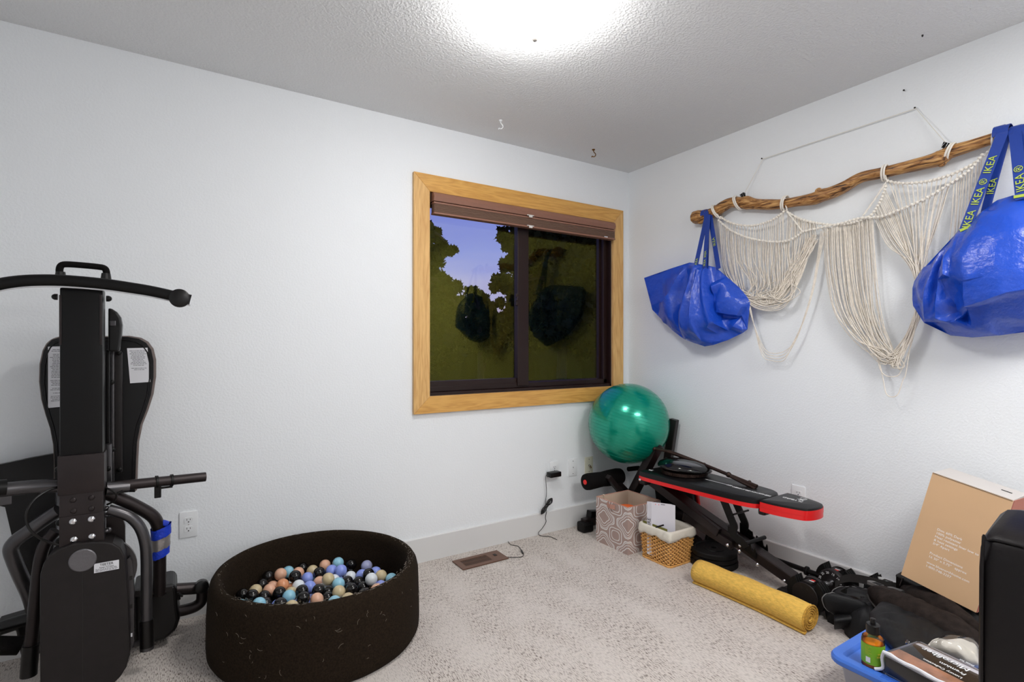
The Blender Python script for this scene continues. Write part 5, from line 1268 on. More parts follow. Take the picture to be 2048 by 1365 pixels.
# ankle bar, right and left
A_ = q3(212, 975, -.36); B_ = q3(404, 955, -.30)
MB().tube([A_, B_+(B_-A_).normalized()*.012], .0185, 18).build('ankle_bar', 'dark_steel', it, smooth=True)
MB().tube([q3(212, 978, -.365), q3(258, 974, -.35)], [.024, .0195], 18).build('ankle_sleeve', 'gunmetal', it, smooth=True)
d = (B_-A_).normalized()
for t_ in (.50, .66): c_ = A_.lerp(B_, t_); MB().tube([c_-d*.004, c_+d*.004], .0235, 18).build('clip_ring', 'black_metal', it, smooth=True)
c_ = A_.lerp(B_, .50); MB().obox(c_+V(.004, 0, -.035), (.022, .020, .05), None, .003).build('clip_tab', 'black_metal', it)
MB().obox(c_.lerp(A_.lerp(B_, .66), .5)+V(0, 0, -.024), (.055, .018, .006), None, .001).build('clip_bridge', 'black_metal', it)
tubep([q3(117, 972, -.36), q3(60, 975, -.37), q3(0, 981, -.39), q3(-60, 988, -.41)], .0235, 'gunmetal', 'ankle_bar', sub=3)
MB().tube([q3(12, 976, -.385), q3(-30, 980, -.40)], .028, 16).build('ankle_sleeve', 'black_metal', it, smooth=True)
MB().obox(q3(2, 996, -.39), (.052, .006, .050), None, .004).build('bar_bracket', 'gunmetal', it)
# folded leg tubes
tubep([q3(210,985,-.34), q3(235,996,-.33), q3(268,1011,-.32), q3(300,1029,-.31), q3(313,1044,-.30), q3(318,1065,-.29), q3(319,1100,-.28), q3(319,1150,-.26), q3(319,1188,-.24)], .0225, 'dark_steel', 'rear_leg')
tubep([q3(216,1020,-.38), q3(240,1026,-.38), q3(262,1036,-.38), q3(280,1056,-.38), q3(290,1085,-.38), q3(293,1120,-.38), q3(293,1180,-.38), q3(293,1245,-.38)], .0185, 'gunmetal', 'front_leg')
MB().tube([q3(293, 1240, -.38), q3(294, 1294, -.38)], .0225, 18).build('leg_sleeve', 'black_plastic', it, smooth=True); MB().tube([q3(294, 1293, -.38), q3(294, 1299, -.38)], .0228, 18).build('foot_cap', 'gunmetal', it, smooth=True)
tubep([q3(118,1022,-.30), q3(90,1040,-.29), q3(55,1065,-.28), q3(32,1082,-.27), q3(22,1098,-.26), q3(27,1118,-.25), q3(40,1150,-.23), q3(58,1190,-.20), q3(68,1222,-.18)], .0225, 'gunmetal', 'rear_leg')
tubep([q3(112,1062,-.33), q3(96,1080,-.33), q3(85,1102,-.33), q3(78,1135,-.33), q3(72,1190,-.33), q3(66,1250,-.33), q3(61,1298,-.33)], .0185, 'dark_steel', 'front_leg')
MB().tube([q3(62, 1290, -.33), q3(57, 1352, -.33)], .0235, 18).build('leg_sleeve', 'black_plastic', it, smooth=True)
# blue and silver tape round the rear leg
def wraptape(py0, py1, m, r_, bulge, seed):
    mm = MB(); n = 28; rows_ = 6
    for r2 in range(rows_+1):
        f_ = r2/rows_; py = py0+(py1-py0)*f_; c_ = q3(319, py, -.292+.012*(py-1055)/45)
        for k in range(n):
            a = 2*PI*k/n; w_ = noise.noise(V(k*.9, py*.11, seed)); rr2 = r_+.003*w_+bulge*max(0, math.cos(a))**2; mm.v.append(c_+V(math.cos(a)*rr2, math.sin(a)*rr2, .010*math.sin(a*1.0+1)+ .006*w_))
    for r2 in range(rows_):
        for k in range(n): mm.f.append((r2*n+k, r2*n+(k+1) % n, (r2+1)*n+(k+1) % n, (r2+1)*n+k))
    return mm
wraptape(1053, 1073, 'b', .0285, .010, 1).build('blue_tape', 'painters_tape', it, smooth='all')
wraptape(1073, 1096, 'd', .0280, .008, 2).build('silver_tape', 'duct_tape', it, smooth='all')
wraptape(1096, 1112, 'b', .0275, .006, 3).build('blue_tape', 'painters_tape', it, smooth='all')
MB().obox(q3(330, 1047, -.30), (.026, .02, .020), Matrix.Rotation(.5, 3, 'Y'), .006).build('blue_tape', 'painters_tape', it)
# main gear housing at the front
HF = -.44
hs = [(80,1390),(79,1300),(79,1200),(80,1150),(86,1130),(98,1113),(118,1099),(145,1089),(175,1085.5),(205,1084.5),(225,1087),(241,1097),(249,1113),(252,1140),(256,1200),(259,1270),(259.5,1312),(253,1336),(240,1356),(222,1374),(205,1388)]
hw = [W(a, b2, y=HF) for a, b2 in hs]
for p in hw: p.z = max(p.z, .004)
o = MB().prism(hw, (0, .10, 0)).build('front_housing', 'charcoal_plastic', it); md = o.modifiers.new('round', 'BEVEL'); md.width = .005; md.segments = 2
hx0, hx1 = hw[2].x, hw[15].x
a = W(165, 1140, y=HF-.0006); MB().box((a.x-.0012, HF-.0008, .01), (a.x+.0012, HF, a.z)).build('housing_seam', 'dark_slot', it)
MB().lathe([(.038, 0), (.038, .003), (.035, .005), (.01, .0045)], W(165.5, 1121, y=HF), (0, -1, 0), 32).build('medallion', 'silver_medallion', it, smooth=30)
la = W(188, 1129, y=HF-.001); lb = W(238, 1147, y=HF-.001); lc_ = W(188, 1147.5, y=HF-.001)
lw = lb.x-la.x; lh = la.z-lc_.z
lo_ = MB().box((la.x, HF-.001, la.z-lh), (la.x+lw, HF, la.z)).build('rating_label', 'label_white', it)
text('TEETER', (la.x+lw*.5, HF-.0012, la.z-lh*.34), (1, 0, 0), (0, 0, 1), lh*.36, 'ink', lo_, align='CENTER'); text('Power VI Frame', (la.x+lw*.5, HF-.0012, la.z-lh*.56), (1, 0, 0), (0, 0, 1), lh*.19, 'ink', lo_, align='CENTER')
ln = MB(); rnd = random.Random(4)
for r2 in range(4):
    x = la.x+.004; z = la.z-lh*(.66+.085*r2)
    while x < la.x+lw*.9: L_ = rnd.uniform(.003, .010); ln.box((x, HF-.0014, z), (x+L_, HF-.001, z+.0012)); x += L_+.0018
ln.build('fine_print', 'grey_ink', lo_)
# parts that show behind the housing
bp_ = [(212,1036),(234,1034),(246,1040),(250,1052),(251,1200),(212,1200)]
MB().prism([W(a, b2, y=-.33) for a, b2 in bp_], (0, .02, 0)).build('gusset_plate', 'dark_steel', it)
MB().lathe([(.010, 0), (.118, 0), (.122, .006), (.122, .02)], W(213, 1128, y=-.335)+V(-.03, 0, -.02), (0, -1, 0), 40).build('gear_disc', 'gunmetal', it, smooth=30)
MB().lathe([(.011, 0), (.011, .01), (.007, .013)], W(217, 1060, y=-.35), (0, -1, 0), 12).build('bolt', 'gunmetal', it, smooth=True)
rl = [(253,1120),(259,1116),(264,1124),(268,1190),(268,1285),(262,1302),(257,1290)]
MB().prism([W(a, b2, y=-.38) for a, b2 in rl], (0, .05, 0)).build('side_rail', 'gunmetal', it)
for py in (1157, 1214, 1271): MB().obox(W(262, py, y=-.382), (.008, .004, .012), None).build('rail_slot', 'dark_slot' if py < 1250 else 'label_white', it)
# base covers low behind
bc_ = [(266,1182),(300,1180),(340,1171),(349,1170),(354,1180),(356,1215),(360,1240),(353,1262),(330,1282),(300,1290),(268,1292)]
o = MB().prism([W(a, b2, y=-.24) for a, b2 in bc_], (0, .17, 0)).build('base_cover', 'black_plastic', it); md = o.modifiers.new('round', 'BEVEL'); md.width = .014; md.segments = 3
tc_ = [(262,1196),(300,1191),(343,1184),(345,1174),(300,1180),(262,1184)]
MB().prism([W(a, b2, y=-.255) for a, b2 in tc_], (0, .02, 0)).build('cover_lip', 'charcoal_plastic', it)
MB().ball(W(310, 1183, y=-.20), .030, 16, (1.3, .8, .8)).build('round_boss', 'gunmetal', it, smooth='all')
MB().bar(W(262, 1291, y=-.30), W(292, 1284, y=-.20), .02, .02).build('base_rail', 'gunmetal', it)
lb_ = [(-20,1262),(20,1250),(60,1238),(85,1240),(88,1300),(60,1330),(40,1312),(30,1262)]
o = MB().prism([W(a, b2, y=-.18) for a, b2 in lb_], (0, .12, 0)).build('base_cover', 'black_plastic', it); md = o.modifiers.new('round', 'BEVEL'); md.width = .010; md.segments = 3
tubep([q3(-50,1275,-.16), q3(0,1258,-.16), q3(40,1245,-.16), q3(75,1236,-.16)], .024, 'black_plastic', 'base_tube', sub=3)
tubep([q3(-50,1290,-.25), q3(0,1292,-.25), q3(40,1292,-.24)], .030, 'black_foam', 'base_tube', sub=3)
# foot bar loop at right
fy = -.17
MB().tube([q3(322, 1182, -.22), q3(330, 1181, -.19), q3(401, 1176.5, fy)], .0235, 18).build('foot_bar', 'dark_steel', it, smooth=True)
tubep([q3(403,1172,fy), q3(405,1190,fy), q3(402,1204,fy), q3(390,1214,fy), q3(372,1220,fy), q3(352,1224,fy)], .0225, 'dark_steel', 'foot_bar')
MB().lathe([(.022, 0), (.026, .003), (.026, .030), (.020, .034)], q3(403, 1171, fy-.012), (0, -1, .1), 24).build('foot_bar_cap', 'black_plastic', it, smooth=True)
m = MB(); m.tube([q3(350,1190,-.22), q3(362,1193,-.22)], .008, 8); m.tube([q3(356,1186,-.225), q3(358,1200,-.225)], .006, 8); m.tube([q3(358,1188,-.23), q3(365,1194,-.23)], .004, 8); m.build('wing_nut', 'black_plastic', it)
MB().obox(q3(331, 1150, -.25), (.008, .008, .022), None, .002).build('leg_clip', 'black_metal', it)
# black side panel and cable at left
pp = [(-60,942),(0,930),(60,917),(108,908),(112,1060),(98,1150),(66,1232),(50,1180),(30,1100),(10,1015),(-60,1000)]
MB().prism([W(a, b2, y=-.09) for a, b2 in pp], (0, .025, 0)).build('rear_panel', 'black_vinyl', it)
MB().tube(cr([q3(116,975,-.41), q3(95,982,-.43), q3(70,999,-.45), q3(55,1022,-.46), q3(53,1042,-.46), q3(60,1060,-.46), q3(78,1076,-.45), q3(100,1086,-.43), q3(119,1091,-.42)], 5), .0042, 8).build('tether_cable', 'black_plastic', it, smooth=True)
MB().tube(cr([q3(212,976,-.40), q3(226,983,-.41), q3(233,990,-.41), q3(229,1002,-.40), q3(214,1010,-.39)], 5), .0035, 8).build('tether_cable', 'black_plastic', it, smooth=True)
MB().obox(q3(238, 986, -.41), (.026, .008, .008), Matrix.Rotation(-.4, 3, 'Y'), .002).build('cable_hook', 'black_metal', it)

# ------------------------------------------------------------------ right foreground: pile, carton, lidded bin, chair
# cardboard carton leaning to the wall
TL, TR_, BL_, BR_ = W(1868, 947, x=-.26), W(2030, 1002, x=-.26), W(1800, 1148, x=-.29), W(1950, 1226, x=-.29)
cx = thing('product_carton', 'large tan cardboard carton with small white print, leaning on the right wall', 'box', (BL_+BR_)/2)
ux = (TR_-TL+BR_-BL_).normalized(); uy = (TL-BL_+TR_-BR_); uy = (uy-ux*uy.dot(ux)).normalized(); un = ux.cross(uy)
if un.x > 0: un = -un
cw = ((TR_-TL).length+(BR_-BL_).length)/2; ch = ((TL-BL_).length+(TR_-BR_).length)/2; cen_ = (TL+TR_+BL_+BR_)/4; dpt = .17
Mc = Matrix((ux, uy, un)).transposed()
MB().obox(cen_-un*(dpt/2), (cw, ch, dpt), Mc, .002).build('carton_body', 'carton_white', cx)
MB().obox(cen_+un*.0012, (cw, ch, .0024), Mc, .001).build('front_panel', 'kraft_tan', cx)
MB().obox(cen_-un*(dpt/2)+ux*(cw/2+.001), (.002, ch, dpt*.98), Mc).build('side_panel', 'copper_edge', cx)
MB().obox(cen_+uy*(ch/2+.003)-un*(dpt*.5)+ux*.0, (cw*.99, .003, dpt*.96), Mc@Matrix.Rotation(.04, 3, 'X')).build('top_flap', 'carton_white', cx)
MB().obox(cen_+uy*(ch/2+.0055)-un*(dpt*.55)+ux*cw*.32, (.03, .002, .008), Mc).build('hand_slot', 'dark_slot', cx)
for k in (0, 1): MB().obox(cen_+uy*(ch/2-.0006-k*.003)+un*.0026, (cw*.98, .0010, .0006), Mc).build('edge_crease', 'bark_dark', cx)
tx0 = cen_+un*.0026
def ct(body, fx, fy, sz): text(body, tx0+ux*(fx-.5)*cw+uy*(.5-fy)*ch, ux, uy, sz, 'white_ink', cx, depth=.0002)
for i, ln_ in enumerate(('Dim: 60% Dark', '100% polyester', 'Heat resistant liner low to high', '& heat settings', '3/4" Apart')): ct(ln_, .27, .475+i*.033, .0125)
for i, ln_ in enumerate(('Product Dimensions', '16 30" x 5.75"   approx')): ct(ln_, .27, .70+i*.033, .0125)
for i, ln_ in enumerate(('www.bluenorthhome.com', '1-800-748-3257')): ct(ln_, .27, .79+i*.033, .0125)

# heap of black bags
def blob(outl, z0, hgt, m, name, parent, creases=(), nA=90, nR=20, seed=0, pw=.5, cr_=.012, cen2=None):
    """soft heap: ground outline in room x,y with a domed, creased top"""
    P_ = resample([(a, b_, 0) for a, b_ in outl], nA); c_ = cen2 or (sum(p.x for p in P_)/nA, sum(p.y for p in P_)/nA); c_ = Vector((c_[0], c_[1], 0)); mm = MB()
    def Z(p, s_):
        h = hgt*max(0, 1-s_*s_*.96)**pw
        for ax_, ay, bx, by, wd, am in creases:
            d, t = seg_d(p, Vector((ax_, ay, 0)), Vector((bx, by, 0)))
            if d < wd: h += am*(1-d/wd)**1.4
        h += cr_*(2*abs(noise.noise(V(p.x*9, p.y*9, seed)))+abs(noise.noise(V(p.x*22, p.y*22, seed)))-.6)*min(1, (1-s_)*6)
        return max(z0+.004, z0+h)
    mm.v.append(V(c_.x, c_.y, Z(c_, 0)))
    for r2 in range(1, nR+1):
        s_ = r2/nR
        for a in range(nA): p = c_.lerp(P_[a], s_); mm.v.append(V(p.x, p.y, Z(p, s_)))
    for a in range(nA): mm.v.append(V(P_[a].x, P_[a].y, z0))
    for a in range(nA): mm.f.append((0, 1+a, 1+(a+1) % nA))
    for r2 in range(nR):
        o = 1+r2*nA
        for a in range(nA): mm.f.append((o+a, o+nA+a, o+nA+(a+1) % nA, o+(a+1) % nA))
    mm.f.append(tuple(1+nR*nA+a for a in range(nA)))
    return mm.build(name, m, parent, smooth='all')
def G(px, py, z=0.0): p = W(px, py, z=z); return (p.x, p.y)
duf = thing('duffel_bag', 'slouched black duffel bag with straps heaped in front of the tan carton', 'bag', (-.35, -1.85, 0))
o1 = [G(1648,1215), G(1690,1200,.06), G(1740,1180,.10), G(1800,1170,.12), G(1870,1180,.14), (-.10,-2.02), (-.09,-2.22), (-.22,-2.28), (-.42,-2.22), G(1900,1300,.12), G(1840,1310,.06), G(1780,1300,.02), G(1735,1290), G(1690,1262), G(1655,1245)]
blob(o1, .0, .150, 'nylon_black', 'bag_body', duf, [(-.42,-1.62,-.25,-2.1,.05,.02), (-.30,-1.60,-.15,-2.1,.04,-.03)], seed=3, cr_=.02, pw=.36)
o5 = [(-.30+.12*math.cos(a), -1.70+.10*math.sin(a)) for a in [2*PI*k/16 for k in range(16)]]
blob(o5, .0, .150, 'nylon_black', 'end_pocket', duf, [], seed=17, pw=.35, cr_=.016)
o4 = [G(1738,1222,.2), G(1745,1240,.2), G(1765,1264,.2), G(1790,1290,.2), G(1830,1303,.2), G(1880,1298,.2), G(1960,1296,.2), G(1990,1275,.2), G(1985,1200,.2), G(1850,1190,.2), G(1765,1195,.2)]
blob(o4, .172, .045, 'nylon_black', 'slumped_side', duf, [], seed=13, pw=.3, cr_=.014)
o2 = [G(1735,1187,.17), G(1760,1178,.19), G(1800,1190,.2), G(1850,1215,.2), G(1905,1240,.2), G(1950,1262,.2), G(1985,1290,.2), G(1950,1310,.17), G(1890,1290,.16), G(1840,1270,.15), G(1800,1248,.15), G(1760,1225,.15)]
blob(o2, .155, .085, 'suede_black', 'padded_panel', duf, [], seed=5, pw=.28, cr_=.010)
o3 = [G(1800,1175,.2), G(1850,1180,.21), G(1900,1205,.22), G(1960,1245,.22), G(1990,1275,.22), G(1960,1275,.2), G(1900,1245,.2), G(1850,1222,.19), G(1810,1200,.19)]
blob(o3, .165, .085, 'suede_black', 'padded_panel', duf, [], seed=8, pw=.3, cr_=.010)
MB().tube(cr([W(1735,1190,z=.17), W(1742,1205,z=.17), W(1770,1232,z=.17), W(1810,1255,z=.17), W(1850,1278,z=.17), W(1900,1298,z=.18)], 6), .0035, 6).build('piping', 'webbing', duf, smooth=True)
MB().tube(cr([W(1662,1228,z=.02), W(1680,1245,z=.03), W(1700,1250,z=.05), W(1740,1243,z=.09), W(1790,1252,z=.13), W(1830,1300,z=.15)], 6), .0022, 6).build('piping', 'grey_rubber', duf, smooth=True)
# webbing straps
mm = MB(); P_ = cr([W(1670,1172,z=.085), W(1684,1160,z=.12), W(1705,1157,z=.145), W(1735,1162,z=.165), W(1775,1172,z=.18), W(1830,1182,z=.19), W(1880,1203,z=.20)], 6)
mm.ribbon(P_, (.004, .0, .017), .004); mm.build('shoulder_strap', 'webbing', duf)
mm = MB(); P_ = cr([W(1748,1160,z=.12), W(1775,1151,z=.15), W(1805,1150,z=.17), W(1835,1160,z=.18), W(1850,1185,z=.19)], 6); mm.ribbon(P_, (.0, .003, .011), .003); mm.build('side_strap', 'webbing', duf)
for (xa_, ya_, xb_, yb_, w_, h_) in ((1737,1167,1765,1178,.030,.016), (1775,1180,1828,1196,.032,.016)):
    a = W(xa_, ya_, z=.19); b_ = W(xb_, yb_, z=.20); d = (b_-a).normalized(); s_ = d.cross(V(0, 0, 1)); L_ = (b_-a).length; pts = []
    for k in range(24): an = 2*PI*k/24; pts.append((a+b_)/2+d*(math.copysign(L_/2-w_/2, math.cos(an))+math.cos(an)*w_/2)+s_*math.sin(an)*w_/2)
    MB().prism(pts, (0, 0, .012)).build('strap_pad', 'grey_rubber', duf)
    g_ = MB()
    for k in range(7): c_ = b_-d*(.006+k*.006); g_.obox(c_+V(0, 0, .0125), (.0022, w_*.72, .002), Matrix((d, s_, V(0, 0, 1))).transposed())
    g_.build('grip_rib', 'black_plastic', duf)
for px, py, zz in ((1844, 1203, .20), (1840, 1212, .19)): MB().obox(W(px, py, z=zz), (.02, .012, .012), Matrix.Rotation(.5, 3, 'Z'), .002).build('strap_buckle', 'black_plastic', duf)
po = thing('glove_pouch', 'open black nylon pouch with two gaping cuffs, beside the end of the yellow rug', 'pouch', (-.45, -1.62, 0))
def cuff(cpx, cpy, z_, tip, rx, rz, name, m):
    """flattened open tube; mouth ring faces the room"""
    c_ = W(cpx, cpy, z=z_); t_ = W(tip[0], tip[1], z=tip[2]); ax_ = (t_-c_).normalized(); sd = ax_.cross(V(0, 0, 1)).normalized(); up = sd.cross(ax_); mm = MB(); n = 36; rows_ = 10; L_ = (t_-c_).length
    for r2 in range(rows_+1):
        f_ = r2/rows_
        for k in range(n):
            a = 2*PI*k/n; w_ = 1+.22*noise.noise(V(math.cos(a)*1.5, math.sin(a)*1.5+f_*3, cpx*.01)); X_ = rx*(1-.25*f_)*w_; Zr = rz*(1-.45*f_)*w_
            p = c_+ax_*(L_*f_)+sd*math.cos(a)*X_+up*math.sin(a)*Zr; p.z = max(p.z, .006); mm.v.append(p)
    for r2 in range(rows_):
        for k in range(n): mm.f.append((r2*n+k, r2*n+(k+1) % n, (r2+1)*n+(k+1) % n, (r2+1)*n+k))
    o_ = mm.build(name, m, po, smooth='all'); md = o_.modifiers.new('thick', 'SOLIDIFY'); md.thickness = .004
    MB().tube(mm.v[:n], .0022, 6, closed=True).build(name+'_hem', 'webbing', po, smooth=True)
def ringcuff(loop, t_, tip, name):
    rim = cr([W(a, b_, t=t_) for a, b_ in loop], 4, True); n = len(rim); c_ = Vector((0, 0, 0))
    for p in rim: c_ += p/n
    tp = W(tip[0], tip[1], z=tip[2]); mm = MB(); rows_ = 9
    for r2 in range(rows_+1):
        f_ = r2/rows_
        for k, p in enumerate(rim):
            q = p.lerp(tp+(p-c_)*.55, f_)+(p-c_)*(.25*math.sin(f_*PI))+V(0, 0, .008*noise.noise(V(k*.4, f_*4, t_))); q.z = max(q.z, .006); mm.v.append(q)
    for r2 in range(rows_):
        for k in range(n): mm.f.append((r2*n+k, r2*n+(k+1) % n, (r2+1)*n+(k+1) % n, (r2+1)*n+k))
    o_ = mm.build(name, 'nylon_black', po, smooth='all'); md = o_.modifiers.new('thick', 'SOLIDIFY'); md.thickness = .003
    MB().tube(mm.v[:n], .0020, 6, closed=True).build('cuff_hem', 'grey_rubber', po, smooth=True)
ringcuff([(1644,1201),(1649,1191),(1664,1187),(1686,1195),(1716,1215),(1702,1228),(1682,1234),(1664,1228),(1651,1217)], 2.20, (1752, 1232, .10), 'front_cuff')
ringcuff([(1664,1184),(1676,1176),(1702,1175),(1732,1180),(1744,1190),(1722,1197),(1692,1194),(1670,1190)], 2.30, (1775, 1205, .13), 'rear_cuff')
mm = MB(); mm.grid(lambda u, v: W(1668+u*110, 1232+v*26-u*10, z=.075+.05*u-.06*v+.02*math.sin(v*3)*(1-u)), 20, 8); o = mm.build('front_flap', 'nylon_black', po, smooth='all'); md = o.modifiers.new('thick', 'SOLIDIFY'); md.thickness = .004
MB().obox(W(1698, 1247, z=.03), (.006, .022, .028), Matrix.Rotation(.4, 3, 'Z'), .002).build('side_release_clip', 'grey_rubber', po)
bk_ = thing('black_case', 'dark flat case standing behind the duffel bag, under the tan carton', 'case', (-.22, -1.82, .0))
pa, pb = W(1792, 1150, x=-.20), W(2000, 1262, x=-.20)
dd = (pb-pa).normalized()
MB().prism([pa, pb, V(pb.x, pb.y, .14), V(pa.x, pa.y, .14)], (.09, 0, 0)).build('case_body', 'black_leather', bk_)
MB().tube([W(1806, 1156, x=-.203), W(1800, 1172, x=-.203)], .003, 6).build('case_zip', 'gunmetal', bk_)
MB().tube([pa+V(.0, 0, -.004), pb+V(0, 0, -.004)], .0035, 6).build('case_edge', 'webbing', bk_)

# lidded storage bin
LZ = .170; c0_ = W(1650, 1305, z=LZ); lx0, ly1 = c0_.x, c0_.y; lx1, ly0 = lx0+.52, ly1-.46
sb = thing('storage_tote', 'low frosted storage tote with a blue lid, bottom right of the room', 'storage bin', (lx0+.05, ly0+.05, 0))
def rr_poly(x0, y0, x1, y1, r_, z, n=6):
    out = []
    for cx_, cy_, a0_ in ((x1-r_, y1-r_, 0), (x0+r_, y1-r_, PI/2), (x0+r_, y0+r_, PI), (x1-r_, y0+r_, 3*PI/2)):
        for k in range(n+1): a = a0_+PI/2*k/n; out.append(V(cx_+r_*math.cos(a), cy_+r_*math.sin(a), z))
    return out
def loft(rings, m, name, parent, smooth=30, capb=True, capt=True):
    mm = MB(); n = len(rings[0])
    for r_ in rings: mm.v += r_
    for i in range(len(rings)-1):
        for k in range(n): mm.f.append((i*n+k, i*n+(k+1) % n, (i+1)*n+(k+1) % n, (i+1)*n+k))
    if capb: mm.f.append(tuple(range(n)))
    if capt: mm.f.append(tuple((len(rings)-1)*n+k for k in range(n)))
    return mm.build(name, m, parent, smooth=smooth)
RP = lambda d, z, r_=.05: rr_poly(lx0+d, ly0+d, lx1-d, ly1-d, max(.012, r_-d), z)
loft([RP(.055, .002), RP(.050, .006), RP(.028, .150), RP(.026, .158)], 'frosted_plastic', 'tote_body', sb, capt=False)
loft([RP(.004, .146), RP(.0, .150), RP(.0, .162), RP(.005, .1695), RP(.012, .1705), RP(.034, .169), RP(.040, .164), RP(.044, .158)], 'lid_blue', 'tote_lid', sb, capb=False)
for k in range(4): MB().box((lx0+.008+k*.006, ly0+.06, .1700), (lx0+.0105+k*.006, ly1-.16, .1716)).build('lid_rib', 'lid_blue', sb)
# bottle of oil with green label
bt = W(1746, 1333, z=.163); btl = thing('oil_bottle', 'clear oil bottle with green label and dark cap standing on the blue lid', 'bottle', bt)
HB = .105; RBt = .032
MB().lathe([(.004, 0), (RBt-.004, 0), (RBt, .004), (RBt, HB*.80), (RBt*.93, HB*.90), (RBt*.6, HB*.98), (.012, HB), (.012, HB+.012)], bt, (0, 0, 1), 32).build('bottle_glass', 'oil_bottle', btl, smooth=30)
mat('golden_oil', (222, 150, 60), .15, coat=.5)
MB().lathe([(.003, .004), (RBt-.0035, .004), (RBt-.003, HB*.74), (.003, HB*.74)], bt, (0, 0, 1), 28).build('oil_fill', 'golden_oil', btl, smooth=30)
tow = math.atan2(CAM.y-bt.y, CAM.x-bt.x); mm = MB(); n = 26
for i in range(n+1):
    a = tow-1.5+3.0*i/n
    for z in (HB*.16, HB*.76): mm.v.append(bt+V(math.cos(a)*(RBt+.0006), math.sin(a)*(RBt+.0006), z))
for i in range(n): mm.f.append((2*i, 2*i+2, 2*i+3, 2*i+1))
mm.build('bottle_label', 'green_label', btl, smooth='all')
def lab(mname, a0_, a1_, z0, z1, nm):
    mm = MB(); n = 8
    for i in range(n+1):
        a = tow+a0_+(a1_-a0_)*i/n
        for z in (z0, z1): mm.v.append(bt+V(math.cos(a)*(RBt+.0010), math.sin(a)*(RBt+.0010), z))
    for i in range(n): mm.f.append((2*i, 2*i+2, 2*i+3, 2*i+1))
    mm.build(nm, mname, btl, smooth='all')
lab('label_white', -.62, -.22, HB*.22, HB*.38, 'price_patch')
rnd = random.Random(8)
for k in range(7): lab('gold_ink', -.70, -.70+rnd.uniform(.3, .6), HB*(.46+.04*k), HB*(.467+.04*k), 'printed_line')
for tx, zz in (('SWEET', .50), ('MANGO', .42)):
    a = tow+.75; q = bt+V(math.cos(a)*(RBt+.0012), math.sin(a)*(RBt+.0012), HB*zz); text(tx, q, V(-math.sin(a), math.cos(a), 0), V(0, 0, 1), .009, 'gold_ink', btl, align='CENTER')
MB().lathe([(.018, 0), (.0195, .002), (.0195, .028), (.018, .030), (.008, .031), (.008, .046), (.006, .047)], bt+V(0, 0, HB+.002), (0, 0, 1), 24).build('bottle_cap', 'black_plastic', btl, smooth=30)
# packed sheet set in film
pk = thing('microfiber_package', 'film-wrapped microfibre package with photo panel and white print, on the blue lid', 'package', W(1830, 1330, z=.19))
k1, k2, k3, k4 = W(1768, 1306, z=.235), W(1826, 1292, z=.235), W(1985, 1370, z=.235), W(1900, 1410, z=.235)
kx = (k3-k2).normalized(); ky = V(-kx.y, kx.x, 0); 
if ky.dot(k2-k1) < 0: ky = -ky
pw_, pl2 = .17, .34; ko = k1+V(0, 0, 0)
KM = Matrix((kx, ky, V(0, 0, 1))).transposed()
cK = ko+kx*pl2/2+ky*pw_/2+V(0, 0, -.034)
MB().obox(cK, (pl2, pw_, .066), KM, .010).build('folded_sheet', 'label_white', pk, smooth=30)
tz = V(0, 0, .0345); 
MB().obox(cK+tz+ky*pw_*-.28, (pl2*.96, pw_*.30, .0016), KM).build('photo_panel', 'photo_tan', pk)
MB().obox(cK+tz+ky*pw_*.10, (pl2*.96, pw_*.46, .0018), KM).build('title_panel', 'package_black', pk)
MB().obox(cK-ky*(pw_/2+.001), (pl2*.97, .002, .050), KM).build('front_sleeve', 'package_black', pk)
wob = MB(); P_ = [ko+kx*(pl2*i/16)+V(0, 0, .003+.002*math.sin(i*1.7))-ky*.003 for i in range(17)]; wob.tube(P_, [.0055+.001*math.sin(i*2.3) for i in range(17)], 8)
P_ = [ko+V(0, 0, .002), ko-kx*.006+V(0, 0, -.02), ko-kx*.004+V(0, 0, -.05), ko-kx*.022-ky*.010+V(0, 0, -.062)]; wob.tube(cr(P_, 4), .005, 8); wob.build('sealed_hem', 'label_white', pk, smooth=True)
MB().obox(cK+V(0, 0, .002), (pl2+.004, pw_+.006, .074), KM, .012).build('film_wrap', 'wrap_film', pk, smooth=30)
zt_ = cK+V(0, 0, .0395+.0002)
for tx, px, py, sz in (('Microfiber', 1943, 1341, .030), ('Premium', 1934, 1350, .019), ('Luxury Collection', 1926, 1357, .014), ('Sheet Set', 1950, 1333, .010)):
    q = W(px, py, z=zt_.z); text(tx, q, -kx, -ky, sz, 'white_ink', pk)
# crumpled plastic bag of filling
pb_ = thing('plastic_bag_bundle', 'knotted clear plastic bag of pale filling behind the microfibre package', 'plastic bag', W(1900, 1290, z=.2))
g1 = [G(1845,1297,.2), G(1866,1285,.2), G(1900,1278,.22), G(1935,1282,.22), G(1960,1300,.2), G(1960,1325,.2), G(1930,1322,.2), G(1895,1312,.2), G(1865,1303,.2)]
blob(g1, .180, .055, 'linen', 'pale_filling', pb_, seed=2, nA=50, nR=10, cr_=.010, pw=.5)
cg = (sum(p[0] for p in g1)/9, sum(p[1] for p in g1)/9); g2 = [(cg[0]+(p[0]-cg[0])*1.08, cg[1]+(p[1]-cg[1])*1.08) for p in g1]
blob(g2, .176, .066, 'wrap_film', 'clear_bag', pb_, seed=6, nA=60, nR=14, cr_=.018, pw=.5)
MB().tube([W(1850,1296,z=.21), W(1836,1294,z=.215), W(1822,1289,z=.215), W(1816,1286,z=.222)], [.010, .005, .004, .009], 8).build('bag_knot', 'wrap_film', pb_, smooth='all')
sh_ = W(1793, 1283, z=.17); rg_ = thing('keyring_loop', 'small white plastic loop lying between the bottle and the duffel bag', 'ring', sh_)
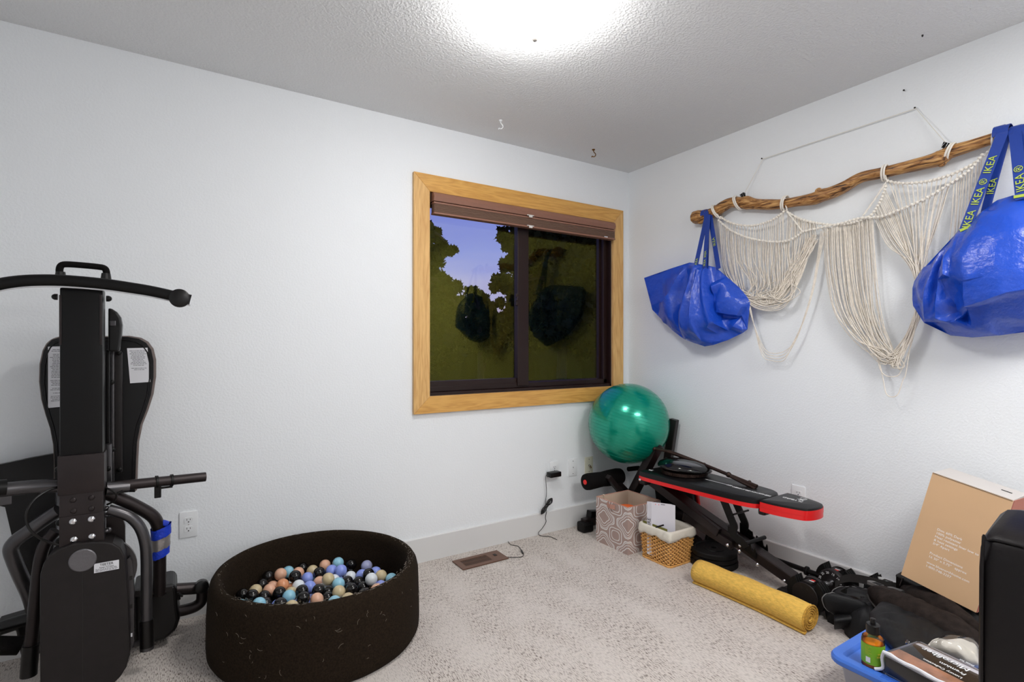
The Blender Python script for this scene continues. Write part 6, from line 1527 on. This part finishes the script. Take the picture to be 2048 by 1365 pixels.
MB().tube([sh_+V(math.cos(a)*.014, math.sin(a)*.010, .006+.008*math.sin(a)) for a in [2*PI*k/20*.8 for k in range(20)]], .0028, 8).build('loop_band', 'label_white', rg_, smooth=True)
MB().tube([W(1800,1284,z=.175), W(1816,1290,z=.175), W(1828,1293,z=.175)], .0016, 6).build('loop_cord', 'label_white', rg_)

# leather chair at the right edge
cf = W(1953, 1190, t=1.12); CX, CY = cf.x, cf.y
ch_ = thing('leather_chair', 'tall dark brown-black leather chair back at the right edge', 'chair', (CX+.15, CY-.2, 0))
zt1 = .800
prof = [(CX+.004, .012), (CX, .03), (CX, .55), (CX+.004, zt1-.06), (CX+.012, zt1-.02), (CX+.03, zt1-.002), (CX+.06, zt1+.008), (CX+.16, zt1+.030), (CX+.22, zt1+.020), (CX+.24, zt1-.03), (CX+.24, .02)]
mm = MB(); n = len(prof); sl = [(-.0, .012), (-.010, .003), (-.03, .0), (-.33, .0), (-.355, .006), (-.36, .02)]
cxm = CX+.12
for dy, ins in sl:
    for x, z in prof: mm.v.append(V(x+(ins if x < cxm else -ins), CY+dy, z-(ins*1.2 if z > .5 else 0)))
for j in range(len(sl)-1):
    for i in range(n): mm.f.append((j*n+i, j*n+(i+1) % n, (j+1)*n+(i+1) % n, (j+1)*n+i))
mm.f.append(tuple(range(n))); mm.f.append(tuple((len(sl)-1)*n+i for i in range(n)))
mm.build('chair_back', 'black_leather', ch_, smooth='all')
MB().tube(cr([V(CX+.012, CY-.005, .02), V(CX+.002, CY-.008, .4), V(CX+.005, CY-.009, zt1-.04), V(CX+.018, CY-.014, zt1-.014), V(CX+.018, CY-.06, zt1-.010), V(CX+.018, CY-.20, zt1-.012), V(CX+.018, CY-.345, zt1-.012)], 6), .0028, 6).build('seam_welt', 'black_leather', ch_, smooth=True)
MB().box((CX+.24, CY-.36, .02), (CX+.34, CY-.02, .40), .02).build('chair_seat', 'black_leather', ch_, smooth=30)
fr2_ = W(2060, 1012, t=1.30); rl_ = thing('foam_roller', 'black speckled foam roller lying on top of the leather chair', 'foam roller', fr2_)
fr2_.z = zt1+.02+.055
rc_ = V(CX+.14, CY-.13, zt1+.030+.058)
mm = MB(); mm.lathe([(.015, 0), (.036, 0), (.042, .006), (.042, .20), (.036, .208), (.015, .208)], W(2070, 1010, t=1.12), (.45, -1, 0), 40, closed=True); mm.build('roller_body', 'black_foam', rl_, smooth=True)
